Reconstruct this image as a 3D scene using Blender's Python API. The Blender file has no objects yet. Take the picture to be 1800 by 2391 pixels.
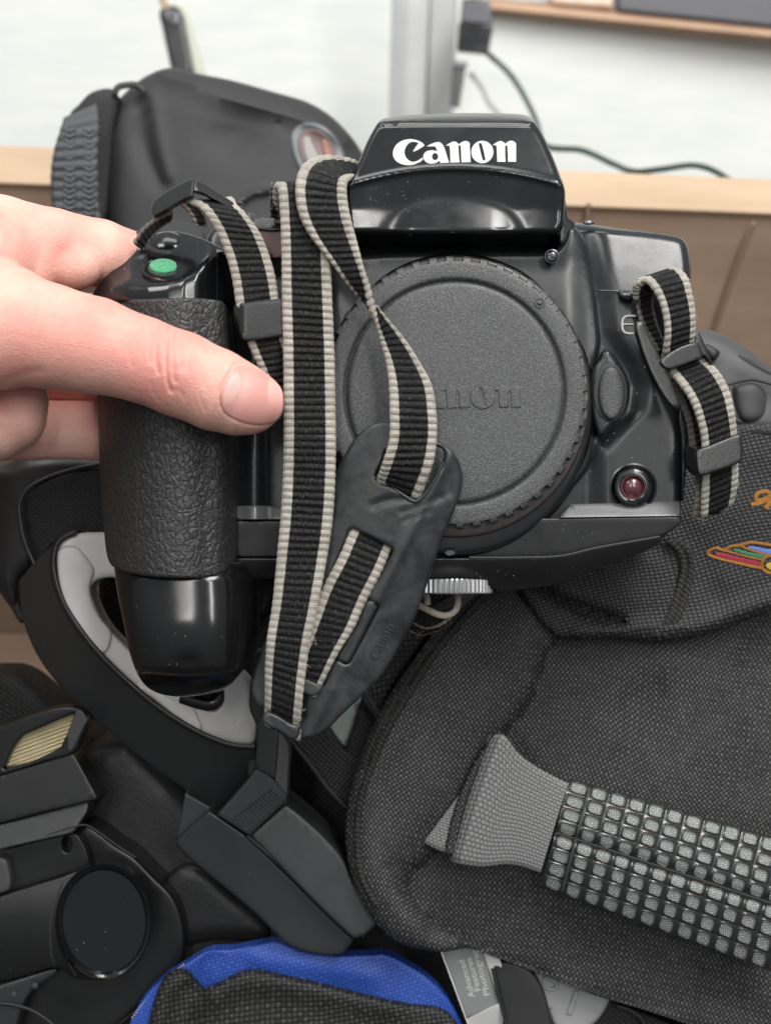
import bpy, bmesh, math, random
import numpy as np
from mathutils import Vector, Matrix
from mathutils.geometry import delaunay_2d_cdt
random.seed(7); rng = np.random.default_rng(7)
sc = bpy.context.scene
COL = sc.collection

# ------------------------------------------------------------------ camera
# The photographed camera is held 0.30 m from the lens; one photo pixel there is S metres.
S = 0.194/1800; D0 = 0.30/S; PITCH = math.radians(35)
FOCUS = np.array([0, 0, 0.25])
AX = np.array([1., 0, 0]); AU = np.array([0, math.sin(PITCH), math.cos(PITCH)])
AT = np.array([0, -math.cos(PITCH), math.sin(PITCH)])          # towards the viewer
CAM = FOCUS + AT*0.30
cd = bpy.data.cameras.new('camera'); cam = bpy.data.objects.new('camera', cd); COL.objects.link(cam)
cam.location = CAM; cam.rotation_euler = (math.pi/2-PITCH, 0, 0)
cd.sensor_fit = 'HORIZONTAL'; cd.sensor_width = 36; cd.lens = 36*D0/1800
cd.clip_start = 0.01; cd.clip_end = 20
cd.dof.use_dof = True; cd.dof.focus_distance = 0.306; cd.dof.aperture_fstop = 17
sc.camera = cam
sc.render.resolution_x, sc.render.resolution_y = 770, 1024

# ------------------------------------------------------------------ light: a lit room, ceiling panels above
w = bpy.data.worlds.new('World'); sc.world = w; w.use_nodes = True
bg = w.node_tree.nodes['Background']; bg.inputs[1].default_value = 0.33
wt = w.node_tree; tc = wt.nodes.new('ShaderNodeTexCoord'); sx_ = wt.nodes.new('ShaderNodeSeparateXYZ'); cr_ = wt.nodes.new('ShaderNodeValToRGB')   # pale ceiling, grey walls, dark floor
wt.links.new(tc.outputs['Generated'], sx_.inputs[0]); mr_ = wt.nodes.new('ShaderNodeMapRange'); wt.links.new(sx_.outputs[2], mr_.inputs[0]); mr_.inputs[1].default_value = -1; mr_.inputs[2].default_value = 1
wt.links.new(mr_.outputs[0], cr_.inputs[0]); wt.links.new(cr_.outputs[0], bg.inputs[0])
e_ = cr_.color_ramp.elements; e_[0].position = .25; e_[0].color = (.22, .21, .20, 1); e_[1].position = .8; e_[1].color = (1.25, 1.3, 1.36, 1); q_ = e_.new(.5); q_.color = (.50, .52, .55, 1)
def panel_light(x, u, t, sx, sy, power):
    l = bpy.data.lights.new('ceiling_panel', 'AREA'); l.shape = 'RECTANGLE'; l.size = sx; l.size_y = sy; l.energy = power
    l.color = (1, 0.985, 0.96)
    o = bpy.data.objects.new('ceiling_panel', l); COL.objects.link(o)
    p = FOCUS + np.array([x, u, t]); o.location = p
    o.rotation_euler = (0, 0, 0)
    return o
panel_light(0.62, -0.05, 1.75, 0.6, 1.2, 40)
panel_light(-0.95, 0.2, 1.75, 0.6, 1.2, 20)
panel_light(-0.2, 1.5, 1.9, 1.2, 0.6, 9)
def strip_light(dx, du, dt, dist, sx, sy, power):      # the rows of tubes behind the photographer
    d = AX*dx+AU*du+AT*dt; d /= np.linalg.norm(d); o = panel_light(0, 0, 0, sx, sy, power); o.location = FOCUS+d*dist
    o.rotation_euler = Vector(d).to_track_quat('Z', 'Y').to_euler(); return o
strip_light(-.14, .30, 1, 1.9, .12, .9, 6)
strip_light(.38, .32, 1, 1.9, .16, .9, 9)
sc.view_settings.view_transform = 'Standard'; sc.view_settings.look = 'None'
sc.view_settings.exposure = 0.12; sc.view_settings.gamma = 1

# ------------------------------------------------------------------ helpers
def W(x, y, z):
    x = np.asarray(x, float); y = np.asarray(y, float); z = np.asarray(z, float)
    d = (D0-z)*S; k = (D0-z)/D0*S
    return CAM + np.multiply.outer((x-900)*k, AX) + np.multiply.outer((1195.5-y)*k, AU) - np.multiply.outer(d, AT)
# reading frames: points noted on enlargements of the photograph
def fr(ox, oy, f):
    def g(*p):
        return [(ox+q[0]*f, oy+q[1]*f)+tuple(q[2:]) for q in p]
    return g
fA = fr(0, 0, .5405); fB = fr(900, 0, .5405); fC = fr(0, 400, .4204); fD = fr(600, 200, .4805); fE = fr(600, 800, .4805)
fF = fr(1200, 450, .3617); fG = fr(0, 1000, .4204); fH = fr(550, 1200, .3604); fI = fr(0, 1600, .5405); fJ = fr(900, 1600, .5405)
fK = fr(1100, 1100, .4204)
BASE = {}
def thing(name, at, label, cat, group=None):
    o = bpy.data.objects.new(name, None); COL.objects.link(o); o.empty_display_size = .01
    p = W(*at); o.location = p; BASE[o.name] = p
    o['label'] = label; o['category'] = cat
    if group: o['group'] = group
    return o
def mk(name, V, F, mat, parent=None, uv=None, smooth=True, sharp=38, kind=None):
    V = np.asarray(V, float)
    base = BASE[parent.name] if parent is not None else V.mean(0)
    me = bpy.data.meshes.new(name)
    me.from_pydata((V-base).tolist(), [], [tuple(int(i) for i in f) for f in F]); 
    if uv is not None:
        l = me.uv_layers.new(name='UVMap'); vi = np.empty(len(me.loops), int); me.loops.foreach_get('vertex_index', vi)
        l.data.foreach_set('uv', np.asarray(uv, float)[vi].ravel())
    me.materials.append(mat)
    bm = bmesh.new(); bm.from_mesh(me); bmesh.ops.recalc_face_normals(bm, faces=bm.faces); bm.to_mesh(me); bm.free()
    if smooth:
        me.polygons.foreach_set('use_smooth', [True]*len(me.polygons))
        if sharp: me.set_sharp_from_angle(angle=math.radians(sharp))
    o = bpy.data.objects.new(name, me); COL.objects.link(o)
    if parent is not None:
        o.parent = parent; BASE[o.name] = BASE[parent.name]
    else:
        o.location = base; BASE[o.name] = base
    if kind: o['kind'] = kind
    return o
def tag(o, label=None, cat=None, group=None, kind=None):
    for k, v in (('label', label), ('category', cat), ('group', group), ('kind', kind)):
        if v: o[k] = v
    return o
def curve(pts, step=8, closed=True):
    """smooth curve through points; a third element 1 marks a corner"""
    P = np.array([p[:2] for p in pts], float); sh = [len(p) > 2 and p[2] for p in pts]; n = len(P); out = []
    for i in range(n if closed else n-1):
        a, b = P[i], P[(i+1) % n]; L = np.linalg.norm(b-a)
        if L < 1e-6: continue
        c = (b-a)/L
        def tan(j):
            if sh[j % n] or (not closed and (j == 0 or j == n-1)): return c
            t = P[(j+1) % n]-P[(j-1) % n]; return t/(np.linalg.norm(t)+1e-9)
        m0, m1 = tan(i)*L, tan(i+1)*L; k = max(2, int(round(L/step)))
        for s in np.arange(k)/k:
            out.append((2*s**3-3*s**2+1)*a+(s**3-2*s**2+s)*m0+(-2*s**3+3*s**2)*b+(s**3-s**2)*m1)
    if not closed: out.append(P[-1])
    return np.array(out)
def curve3(pts, step=6):
    P = np.array(pts, float); out = []; n = len(P)
    for i in range(n-1):
        a, b = P[i], P[i+1]; L = np.linalg.norm(b-a); c = (b-a)/L
        def tan(j):
            if j == 0 or j == n-1: return c
            t = P[j+1]-P[j-1]; return t/(np.linalg.norm(t)+1e-9)
        m0, m1 = tan(i)*L, tan(i+1)*L; k = max(2, int(round(L/step)))
        for s in np.arange(k)/k:
            out.append((2*s**3-3*s**2+1)*a+(s**3-2*s**2+s)*m0+(-2*s**3+3*s**2)*b+(s**3-s**2)*m1)
    out.append(P[-1]); return np.array(out)
def segdist(Q, loops, closed=True):
    best = np.full(len(Q), 1e9)
    for L in loops:
        A = L; B = np.roll(L, -1, 0) if closed else L[1:]
        if not closed: A = L[:-1]
        for k in range(0, len(A), 64):
            a, b = A[k:k+64], B[k:k+64]; ab = b-a; l2 = (ab**2).sum(1)+1e-9
            t = np.clip(((Q[:, None, :]-a[None])*ab[None]).sum(2)/l2, 0, 1)
            d = np.sqrt(((Q[:, None, :]-(a[None]+t[..., None]*ab[None]))**2).sum(2)).min(1)
            best = np.minimum(best, d)
    return best
def inside(Q, L):
    x, y = Q[:, 0], Q[:, 1]; r = np.zeros(len(Q), bool); A = L; B = np.roll(L, -1, 0)
    for a, b in zip(A, B):
        if a[1] == b[1]: continue
        c = (a[1] > y) != (b[1] > y)
        r ^= c & (x < (b[0]-a[0])*(y-a[1])/(b[1]-a[1])+a[0])
    return r
def plane(a, b, c):
    a, b, c = map(lambda v: np.array(v, float), (a, b, c)); n = np.cross(b-a, c-a)
    return lambda x, y: a[2]-(n[0]*(x-a[0])+n[1]*(y-a[1]))/n[2]
def sm(t): t = np.clip(t, 0, 1); return t*t*(3-2*t)
def crease(x, y, pts, wd, depth):
    Q = np.stack([np.ravel(x), np.ravel(y)], 1); d = segdist(Q, [curve(pts, 14, False)], False)
    return depth*np.exp(-(d/wd)**2).reshape(np.shape(x))
def relief(name, pts, zf, mat, parent=None, r=8, rz=None, thick=40, res=14, holes=(), step=8, uvrot=0, sharp=38, kind=None, dense=None):
    if not callable(zf): z0 = zf; zf = lambda x, y: np.zeros_like(x)+z0
    rz = r if rz is None else rz
    loops = [curve(pts, step)]+[curve(h, step*.7) for h in holes]
    mn, mx = loops[0].min(0), loops[0].max(0)
    gx = np.arange(mn[0]+res*.37, mx[0], res); gy = np.arange(mn[1]+res*.41, mx[1], res*.87)
    G = np.stack(np.meshgrid(gx, gy), -1); G[1::2, :, 0] += res*.5; G = G.reshape(-1, 2)
    G = G[inside(G, loops[0])]
    for h in loops[1:]: G = G[~inside(G, h)]
    if len(G): G = G[segdist(G, loops) > max(r*1.25, 3)]
    rings = []
    for L in loops:
        t = np.roll(L, -1, 0)-np.roll(L, 1, 0); t /= (np.linalg.norm(t, axis=1)[:, None]+1e-9)
        nrm = np.stack([-t[:, 1], t[:, 0]], 1)
        for s in (-1, 1):
            for f in (.04, .16, .38, .66, 1.0):
                q = L+s*nrm*r*f; q = q[inside(q, loops[0])]
                for h in loops[1:]: q = q[~inside(q, h)]
                if len(q): q = q[segdist(q, loops) > r*f*.93]
                rings.append(q)
    pts2 = []; edges = []; n0 = 0
    for L in loops:
        pts2.append(L); edges += [(n0+i, n0+(i+1) % len(L)) for i in range(len(L))]; n0 += len(L)
    allp = np.concatenate(pts2+rings+[G])
    v, e, f, *_ = delaunay_2d_cdt([Vector(p) for p in allp.tolist()], edges, [], 0, 1e-3, False)
    v = np.array([tuple(q) for q in v]); f = np.array([t for t in f if len(t) == 3])
    c = v[f].mean(1); ok = inside(c, loops[0])
    for h in loops[1:]: ok &= ~inside(c, h)
    f = f[ok]; used = np.unique(f); mp = -np.ones(len(v), int); mp[used] = np.arange(len(used)); v = v[used]; f = mp[f]
    d = segdist(v, loops); q = np.clip(1-d/max(r, 1e-6), 0, 1)
    z = zf(v[:, 0], v[:, 1])-rz*(1-np.sqrt(np.clip(1-q*q, 0, 1)))
    P = W(v[:, 0], v[:, 1], z)
    from collections import Counter
    cnt = Counter(); 
    for t in f:
        for a, b in ((t[0], t[1]), (t[1], t[2]), (t[2], t[0])): cnt[(min(a, b), max(a, b))] += 1
    bd = [k for k, n in cnt.items() if n == 1]; bv = sorted({i for k in bd for i in k}); m2 = {b: len(v)+i for i, b in enumerate(bv)}
    P = np.concatenate([P, P[bv]-AT*thick*S]); faces = [tuple(t) for t in f]+[(a, b, m2[b], m2[a]) for a, b in bd]
    faces += [tuple(m2.get(i, -1) for i in t[::-1]) for t in []]
    if not len(holes):                                     # close the back
        adj = {}
        for a, b in bd: adj.setdefault(a, []).append(b); adj.setdefault(b, []).append(a)
        st = bd[0][0]; lp = [st]; pr = None; cur = st
        while True:
            nx = [k for k in adj[cur] if k != pr]
            if not nx or nx[0] == st or len(lp) > len(bv): break
            pr, cur = cur, nx[0]; lp.append(cur)
        if len(lp) == len(bv): faces.append(tuple(m2[i] for i in lp))
    ca, sa = math.cos(uvrot), math.sin(uvrot)
    uv = np.stack([(v[:, 0]*ca-v[:, 1]*sa)/100, (v[:, 0]*sa+v[:, 1]*ca)/100], 1); uv = np.concatenate([uv, uv[bv]])
    return mk(name, P, faces, mat, parent, uv, sharp=sharp, kind=kind)
def tube(name, pts, rad, mat, parent=None, seg=10, step=6, flat=1.0, kind=None, close=False, taper=None):
    V, F, UV = [], [], []; add_tube(V, F, UV, pts, rad, seg, step, flat, taper)
    P = np.array(V); P = W(P[:, 0], P[:, 1], P[:, 2])
    return mk(name, P, F, mat, parent, UV, kind=kind, sharp=60)
def add_tube(V, F, UV, pts, rad, seg=10, step=6, flat=1.0, taper=None):
    C = curve3(pts, step); T = np.gradient(C, axis=0); T /= np.linalg.norm(T, axis=1)[:, None]+1e-9
    up = np.array([0, 0, 1.]) if abs(T[0][2]) < .9 else np.array([0, 1., 0]); b0 = len(V); s = 0
    for i in range(len(C)):
        up = up-T[i]*up.dot(T[i]); up /= np.linalg.norm(up)+1e-9; sd = np.cross(T[i], up)
        if i: s += np.linalg.norm(C[i]-C[i-1])
        rr = rad*(taper(i/(len(C)-1)) if taper else 1)
        for k in range(seg):
            a = 2*math.pi*k/seg; V.append(C[i]+sd*math.cos(a)*rr+up*math.sin(a)*rr*flat); UV.append((k/seg, s/100))
    n = len(C)
    for i in range(n-1):
        for k in range(seg):
            a, b = b0+i*seg+k, b0+i*seg+(k+1) % seg; F.append((a, b, b+seg, a+seg))
    F.append(tuple(b0+k for k in range(seg))[::-1]); F.append(tuple(b0+(n-1)*seg+k for k in range(seg)))
def lathe(name, O, prof, mat, parent=None, seg=64, n=(0, 0, 1), sx=1, sy=1, mod=None, sharp=38):
    O = np.array(O, float); n = np.array(n, float); n /= np.linalg.norm(n); x = np.array([1., 0, 0]); x -= n*x.dot(n); x /= np.linalg.norm(x); y = np.cross(n, x)
    V, F, UV = [], [], []
    for j, (r, h) in enumerate(prof):
        for k in range(seg):
            a = 2*math.pi*k/seg; rr, hh = (mod(a, r, h) if mod else (r, h))
            V.append(O+x*math.cos(a)*rr*sx+y*math.sin(a)*rr*sy+n*hh); UV.append((math.cos(a)*r/100, math.sin(a)*r/100))
    for j in range(len(prof)-1):
        for k in range(seg):
            a, b = j*seg+k, j*seg+(k+1) % seg; F.append((a, b, b+seg, a+seg))
    F.append(tuple(range(seg))); F.append(tuple((len(prof)-1)*seg+k for k in range(seg))[::-1])
    V = np.array(V); return mk(name, W(V[:, 0], V[:, 1], V[:, 2]), F, mat, parent, UV, sharp=sharp)
def facet(name, verts, faces, mat, parent=None, bevel=4, seg=3):
    V = np.array(verts, float); o = mk(name, W(V[:, 0], V[:, 1], V[:, 2]), faces, mat, parent, V[:, :2]/100, smooth=True, sharp=30)
    m = o.modifiers.new('bevel', 'BEVEL'); m.width = bevel*S; m.segments = seg; m.limit_method = 'ANGLE'; m.angle_limit = math.radians(25)
    return o
def strap(name, pairs, mat, parent, pitch=17, amp=4.5, cross=18, thick=11, sub=8, edge=1.0, wob=1.2, stripe=True, bow=0, ampf=None, flip=False):
    """ribbed webbing through (left, right) edge points, each (x, y, z)"""
    L = np.array([p[0] for p in pairs], float); R = np.array([p[1] for p in pairs], float); M = (L+R)/2
    if flip: L, R = R, L
    LR = curve3(np.concatenate([L, R], 1), 3.0) if False else None
    n = len(L); t = np.concatenate([[0], np.cumsum(np.linalg.norm(np.diff(M, axis=0), axis=1))])
    def herm(P):
        m = np.gradient(P, t, axis=0); 
        for i in range(1, n-1):
            a = (P[i]-P[i-1])/(t[i]-t[i-1]); b = (P[i+1]-P[i])/(t[i+1]-t[i]); m[i] = (a+b)/2
        def ev(s):
            i = np.clip(np.searchsorted(t, s, 'right')-1, 0, n-2); h = (t[i+1]-t[i])[:, None]; u = ((s-t[i])/(t[i+1]-t[i]))[:, None]
            return (2*u**3-3*u**2+1)*P[i]+(u**3-2*u**2+u)*h*m[i]+(-2*u**3+3*u**2)*P[i+1]+(u**3-u**2)*h*m[i+1]
        return ev
    s = np.arange(0, t[-1], pitch/sub); Lp, Rp = herm(L)(s), herm(R)(s); N = len(s)
    T = np.gradient((Lp+Rp)/2, axis=0); Wd = Rp-Lp; nr = np.cross(T, Wd); nr /= np.linalg.norm(nr, axis=1)[:, None]+1e-9
    if not flip: nr = -nr
    if nr[:, 2].mean() < 0: nr = -nr
    ph = s/pitch; ridge = np.abs(np.sin(math.pi*ph))**.95*(1+.16*np.sin(s/61.+np.sin(s/23.)))
    am = amp*(ampf(s/t[-1]) if ampf else 1.0)*np.ones(N)
    V, UV = [], []; us = np.linspace(0, 1, cross+1)
    Wn = Wd/(np.linalg.norm(Wd, axis=1)[:, None]+1e-9)
    for side in (1, -1):
        for u in (us if side > 0 else us[::-1]):
            e = min(u, 1-u); cream = e < .197 and stripe
            rise = (ridge*(.72 if cream else 1.0)+(.35 if cream else 0)-(1.1*math.exp(-((e-.197)/.018)**2) if stripe else 0))*am+thick*.5
            rise = rise*(1-(1-min(1, e/.05))**2*.8*edge)
            wv = (ridge-.5)*wob*(1 if u > .5 else -1)*(1 if e < .03 else 0)
            P = Lp+Wd*u+nr*(side*rise+bow*4*u*(1-u))[:, None]+Wn*wv[:, None]
            V.append(P); UV.append(np.stack([np.full(N, u), s/100], 1))
    K = len(V); V = np.stack(V, 1).reshape(-1, 3); UV = np.stack(UV, 1).reshape(-1, 2)
    F = [(i*K+k, i*K+(k+1) % K, (i+1)*K+(k+1) % K, (i+1)*K+k) for i in range(N-1) for k in range(K)]
    F.append(tuple(range(K))); F.append(tuple((N-1)*K+k for k in range(K))[::-1])
    return mk(name, W(V[:, 0], V[:, 1], V[:, 2]), F, mat, parent, UV, sharp=0)

# ------------------------------------------------------------------ materials
def lin(c): return tuple(((v/255)/12.92 if v/255 < .04045 else ((v/255+.055)/1.055)**2.4) for v in c)+(1,)
class NB:
    def __init__(s, m): s.t = m.node_tree; s.n = s.t.nodes; s.l = s.t.links; s.co = None
    def new(s, ty, **k):
        x = s.n.new(ty)
        for a, b in k.items(): setattr(x, a, b)
        return x
    def lk(s, a, b): s.l.new(a, b)
    def put(s, sock, v):
        if hasattr(v, 'is_linked') or hasattr(v, 'links'): s.l.new(v, sock)
        else: sock.default_value = v
    def math(s, op, a, b=0.0, c=None):
        x = s.new('ShaderNodeMath', operation=op); s.put(x.inputs[0], a); s.put(x.inputs[1], b)
        if c is not None: s.put(x.inputs[2], c)
        return x.outputs[0]
    def coord(s, kind, scale=(1, 1, 1), rot=0):
        t = s.new('ShaderNodeTexCoord'); mp = s.new('ShaderNodeMapping'); s.lk(t.outputs[kind], mp.inputs[0])
        mp.inputs['Scale'].default_value = scale if hasattr(scale, '__len__') else (scale,)*3; mp.inputs['Rotation'].default_value = (0, 0, rot); return mp.outputs[0]
    def noise(s, v, sc_, det=3, rough=.55, dist=0):
        x = s.new('ShaderNodeTexNoise'); s.lk(v, x.inputs['Vector']); x.inputs['Scale'].default_value = sc_; x.inputs['Detail'].default_value = det
        x.inputs['Roughness'].default_value = rough; x.inputs['Distortion'].default_value = dist; return x.outputs[0]
    def voro(s, v, sc_, feature='F1', rnd=1):
        x = s.new('ShaderNodeTexVoronoi', feature=feature); s.lk(v, x.inputs['Vector']); x.inputs['Scale'].default_value = sc_; x.inputs['Randomness'].default_value = rnd; return x.outputs['Distance']
    def ramp(s, f, a, b, lo=0.0, hi=1.0):
        x = s.new('ShaderNodeMapRange'); x.clamp = True; s.put(x.inputs[0], f); x.inputs[1].default_value = a; x.inputs[2].default_value = b; x.inputs[3].default_value = lo; x.inputs[4].default_value = hi; return x.outputs[0]
    def mix(s, f, a, b):
        x = s.new('ShaderNodeMix', data_type='RGBA'); s.put(x.inputs[0], f); s.put(x.inputs[6], a); s.put(x.inputs[7], b); return x.outputs[2]
    def bump(s, h, dist, stren=1.0, prev=None):
        x = s.new('ShaderNodeBump'); s.lk(h, x.inputs['Height']); x.inputs['Distance'].default_value = dist; x.inputs['Strength'].default_value = stren
        if prev: s.lk(prev, x.inputs['Normal'])
        return x.outputs[0]
def mat(name, col, rough=.5, **k):
    m = bpy.data.materials.new(name); m.use_nodes = True; p = m.node_tree.nodes['Principled BSDF']; b = NB(m)
    if not (isinstance(col, tuple) and len(col) == 4): col = tuple(col)+(1,)
    p.inputs['Base Color'].default_value = col; p.inputs['Roughness'].default_value = rough
    for a, v in k.items(): p.inputs[a.replace('_', ' ')].default_value = v
    b.p = p; m['nb'] = 0; return m, b
def g(v, t=(1, 1, 1)): return (v*t[0], v*t[1], v*t[2], 1)
def plastic(name, v, rough, grain=0, gs=2500, tint=(1, 1.02, 1.05), smudge=.12, coat=0, dust=True, spec=.5, gsparkle=0, dustcut=.05):
    m, b = mat(name, g(v, tint), rough, Coat_Weight=coat, Coat_Roughness=.08, Specular_IOR_Level=spec)
    o = b.coord('Object'); n = b.noise(o, 55, 5, .65); b.lk(b.ramp(n, .3, .75, max(.03, rough-smudge), rough+smudge), b.p.inputs['Roughness'])
    c = g(v, tint)
    if gsparkle:
        c = b.mix(b.ramp(b.noise(o, gs*.8, 2), .45, .72), g(v, tint), g(v*gsparkle, tint))  # sparkle of the grain put into the colour as lighter flecks
    if dust:
        d = b.voro(o, 420); nn = b.noise(o, 30, 3); thr = b.ramp(nn, .42, .72, 0.0, dustcut*1.8); hit = b.math('LESS_THAN', d, thr)
        c = b.mix(hit, c, (.32, .31, .29, 1)); 
    if not isinstance(c, tuple): b.lk(c, b.p.inputs['Base Color'])
    if grain: b.lk(b.bump(b.noise(o, gs, 2, .6), grain, 1), b.p.inputs['Normal'])
    else: b.lk(b.bump(b.noise(o, 60, 2, .5), .00012, .25), b.p.inputs['Normal'])
    return m
MGLOSS = plastic('glossy_black_plastic', .005, .19, coat=.0, tint=(.9, 1, 1.15), smudge=.07, spec=.6)
MFOOT = plastic('polished_black_plastic', .006, .17, tint=(1, 1, 1.05), smudge=.05)
MBUCK = plastic('grained_buckle_plastic', .012, .3, grain=.00005, gs=2400, dust=False, smudge=.06)
MSHADEP = plastic('shaded_black_plastic', .006, .36, grain=.00002, gs=3000, dustcut=.04)  # second camera's black deepened to carry the shade inside the carton
MDEV = plastic('device_plastic', .026, .38, grain=.00002, gs=3500, dustcut=.04, tint=(.95, 1, 1.04))
MDEEP = plastic('worn_black_leather', .010, .5, grain=.00012, gs=900, dust=False)
MSATIN = plastic('satin_black_plastic', .013, .3, grain=.000012, gs=5000, tint=(.9, 1, 1.08))
MSATIN2 = plastic('satin_dark_plastic', .012, .38, grain=.00002, gs=4500)
MMATTE = plastic('matte_black_plastic', .017, .42, grain=.000025, gs=3500, tint=(.95, 1, 1.05), dustcut=.03)
MCAP = plastic('grained_cap_plastic', .036, .4, grain=.00012, gs=3000, tint=(.98, 1, 1.03), gsparkle=2.8, dust=False)
MBTN = plastic('grained_button_plastic', .035, .4, grain=.00012, gs=2600, gsparkle=2, dust=False)
MTRIM = plastic('silvery_grey_trim', .07, .28, grain=.00001, gs=5000, tint=(1, 1, 1.02), dust=False)
MRUB = plastic('black_rubber', .015, .6, grain=.00003, gs=3000, dust=False)
MGREYRUB = plastic('grey_rubber', .045, .6, grain=.00003, gs=3000, tint=(1, 1, 1.03), dust=False)
MPALE = plastic('pale_grey_liner', .50, .32, tint=(1, .97, .94), dust=False)
MWHITEPL = plastic('white_plastic', .28, .35, dust=False, tint=(1, 1.01, 1))
MINK = mat('white_print', (.46, .455, .44, 1), .45)[0]
MSILVER = mat('brushed_metal', (.6, .6, .6, 1), .32, Metallic=.9)[0]
MDARKM = mat('dark_metal', (.12, .12, .13, 1), .25, Metallic=.8)[0]
MRED = mat('deep_red_lens', (.075, .02, .025, 1), .2, Coat_Weight=.5, Coat_Roughness=.2)[0]
MLCD = mat('dark_red_display', (.07, .008, .01, 1), .4)[0]
# leather grip
m, b = mat('grained_leather_rubber', g(.021), .42); o = b.coord('Object')
nz = b.new('ShaderNodeTexNoise'); b.lk(o, nz.inputs['Vector']); nz.inputs['Scale'].default_value = 330; nz.inputs['Detail'].default_value = 3
va = b.new('ShaderNodeVectorMath', operation='MULTIPLY_ADD'); b.lk(nz.outputs['Color'], va.inputs[0]); va.inputs[1].default_value = (.0028,)*3; b.lk(o, va.inputs[2])
mp = b.new('ShaderNodeMapping'); b.lk(va.outputs[0], mp.inputs[0]); mp.inputs['Scale'].default_value = (1, .75, .75)
e1 = b.voro(mp.outputs[0], 620, 'DISTANCE_TO_EDGE'); e2 = b.voro(mp.outputs[0], 1500, 'DISTANCE_TO_EDGE')
h = b.math('ADD', b.math('POWER', b.ramp(e1, 0, .32), .6), b.math('MULTIPLY', b.ramp(e2, 0, .3), .22)); h = b.math('ADD', h, b.math('MULTIPLY', b.noise(o, 420, 4), 1.1))
b.lk(b.bump(h, .00019, .85), b.p.inputs['Normal'])
b.lk(b.mix(b.ramp(b.noise(o, 2300, 2), .5, .75), g(.017), g(.034)), b.p.inputs['Base Color']); b.lk(b.ramp(b.noise(o, 400, 3), .3, .7, .34, .5), b.p.inputs['Roughness'])
MLEATHER = m
# mottled rubber of the strap pad
m, b = mat('scuffed_rubber', g(.02), .38); o = b.coord('Object')
n1 = b.noise(o, 70, 6, .68, .8); n2 = b.noise(o, 900, 4, .7)
f = b.math('ADD', b.ramp(n1, .40, .78, 0, .75), b.math('MULTIPLY', b.ramp(n2, .55, .8), .35))
b.lk(b.mix(f, g(.012, (.95, 1, 1.05)), g(.06, (.93, 1, 1.06))), b.p.inputs['Base Color']); b.lk(b.ramp(n1, .3, .7, .3, .55), b.p.inputs['Roughness'])
b.lk(b.bump(b.noise(o, 220, 4, .6), .0002, .6), b.p.inputs['Normal']); MPAD = m
# striped webbing
def webbing(name, edge, edge2, mid, mid_glint):
    m, b = mat(name, g(.01), .55, Specular_IOR_Level=.3)
    u = b.coord('UV'); sx = b.new('ShaderNodeSeparateXYZ'); b.lk(u, sx.inputs[0])
    e = b.math('ABSOLUTE', b.math('SUBTRACT', sx.outputs[0], .5)); o = b.coord('Object')
    e = b.math('ADD', e, b.math('MULTIPLY', b.math('SUBTRACT', b.noise(o, 2500, 1), .5), .03))
    f = b.ramp(e, .300, .310)
    mp2 = b.new('ShaderNodeMapping'); b.lk(u, mp2.inputs[0]); mp2.inputs['Scale'].default_value = (55, 9, 1)
    th = b.noise(mp2.outputs[0], 1, 2, .6)
    cm = b.mix(b.ramp(th, .56, .80), mid, mid_glint); ce = b.mix(b.ramp(b.math('ADD', b.math('MULTIPLY', th, .5), b.math('MULTIPLY', b.noise(o, 160, 4), .5)), .35, .65), edge2, edge)  # thread glints put into the black as pale flecks
    b.lk(b.mix(f, cm, ce), b.p.inputs['Base Color'])
    wv = b.math('SINE', b.math('MULTIPLY', sx.outputs[0], 190.0)); wl = b.math('SINE', b.math('MULTIPLY', sx.outputs[1], 110.0))
    hh = b.math('ADD', b.math('MULTIPLY', wv, .5), b.math('MULTIPLY', th, 1.4)); hh = b.math('ADD', hh, b.math('MULTIPLY', wl, .2))
    b.lk(b.bump(hh, .00012, .9), b.p.inputs['Normal']); return m
MWEB = webbing('striped_webbing', g(.44, (1, .93, .80)), g(.25, (1, .92, .79)), g(.0045), g(.12))
MWEBB = webbing('brown_webbing', g(.23, (1, .88, .76)), g(.12, (1, .88, .76)), g(.010), g(.04))  # browner, darker copy of the striped webbing
m, b = mat('plain_grey_webbing', g(.12), .5, Sheen_Weight=.2); u = b.coord('UV'); sx = b.new('ShaderNodeSeparateXYZ'); b.lk(u, sx.inputs[0])
wv = b.math('SINE', b.math('MULTIPLY', sx.outputs[0], 84.0)); wl = b.math('SINE', b.math('ADD', b.math('MULTIPLY', sx.outputs[1], 70.0), b.math('MULTIPLY', b.math('SIGN', wv), 1.57)))
hh = b.math('ADD', b.math('MULTIPLY', b.math('ABSOLUTE', wv), .7), b.math('MULTIPLY', wl, .35)); hh = b.math('ADD', hh, b.math('MULTIPLY', b.noise(b.coord('Object'), 3500, 2), .5))
b.lk(b.mix(b.ramp(hh, -.1, 1.5), g(.04), g(.26)), b.p.inputs['Base Color']); b.lk(b.bump(hh, .00014, 1), b.p.inputs['Normal']); MGREYWEB = m
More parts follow.
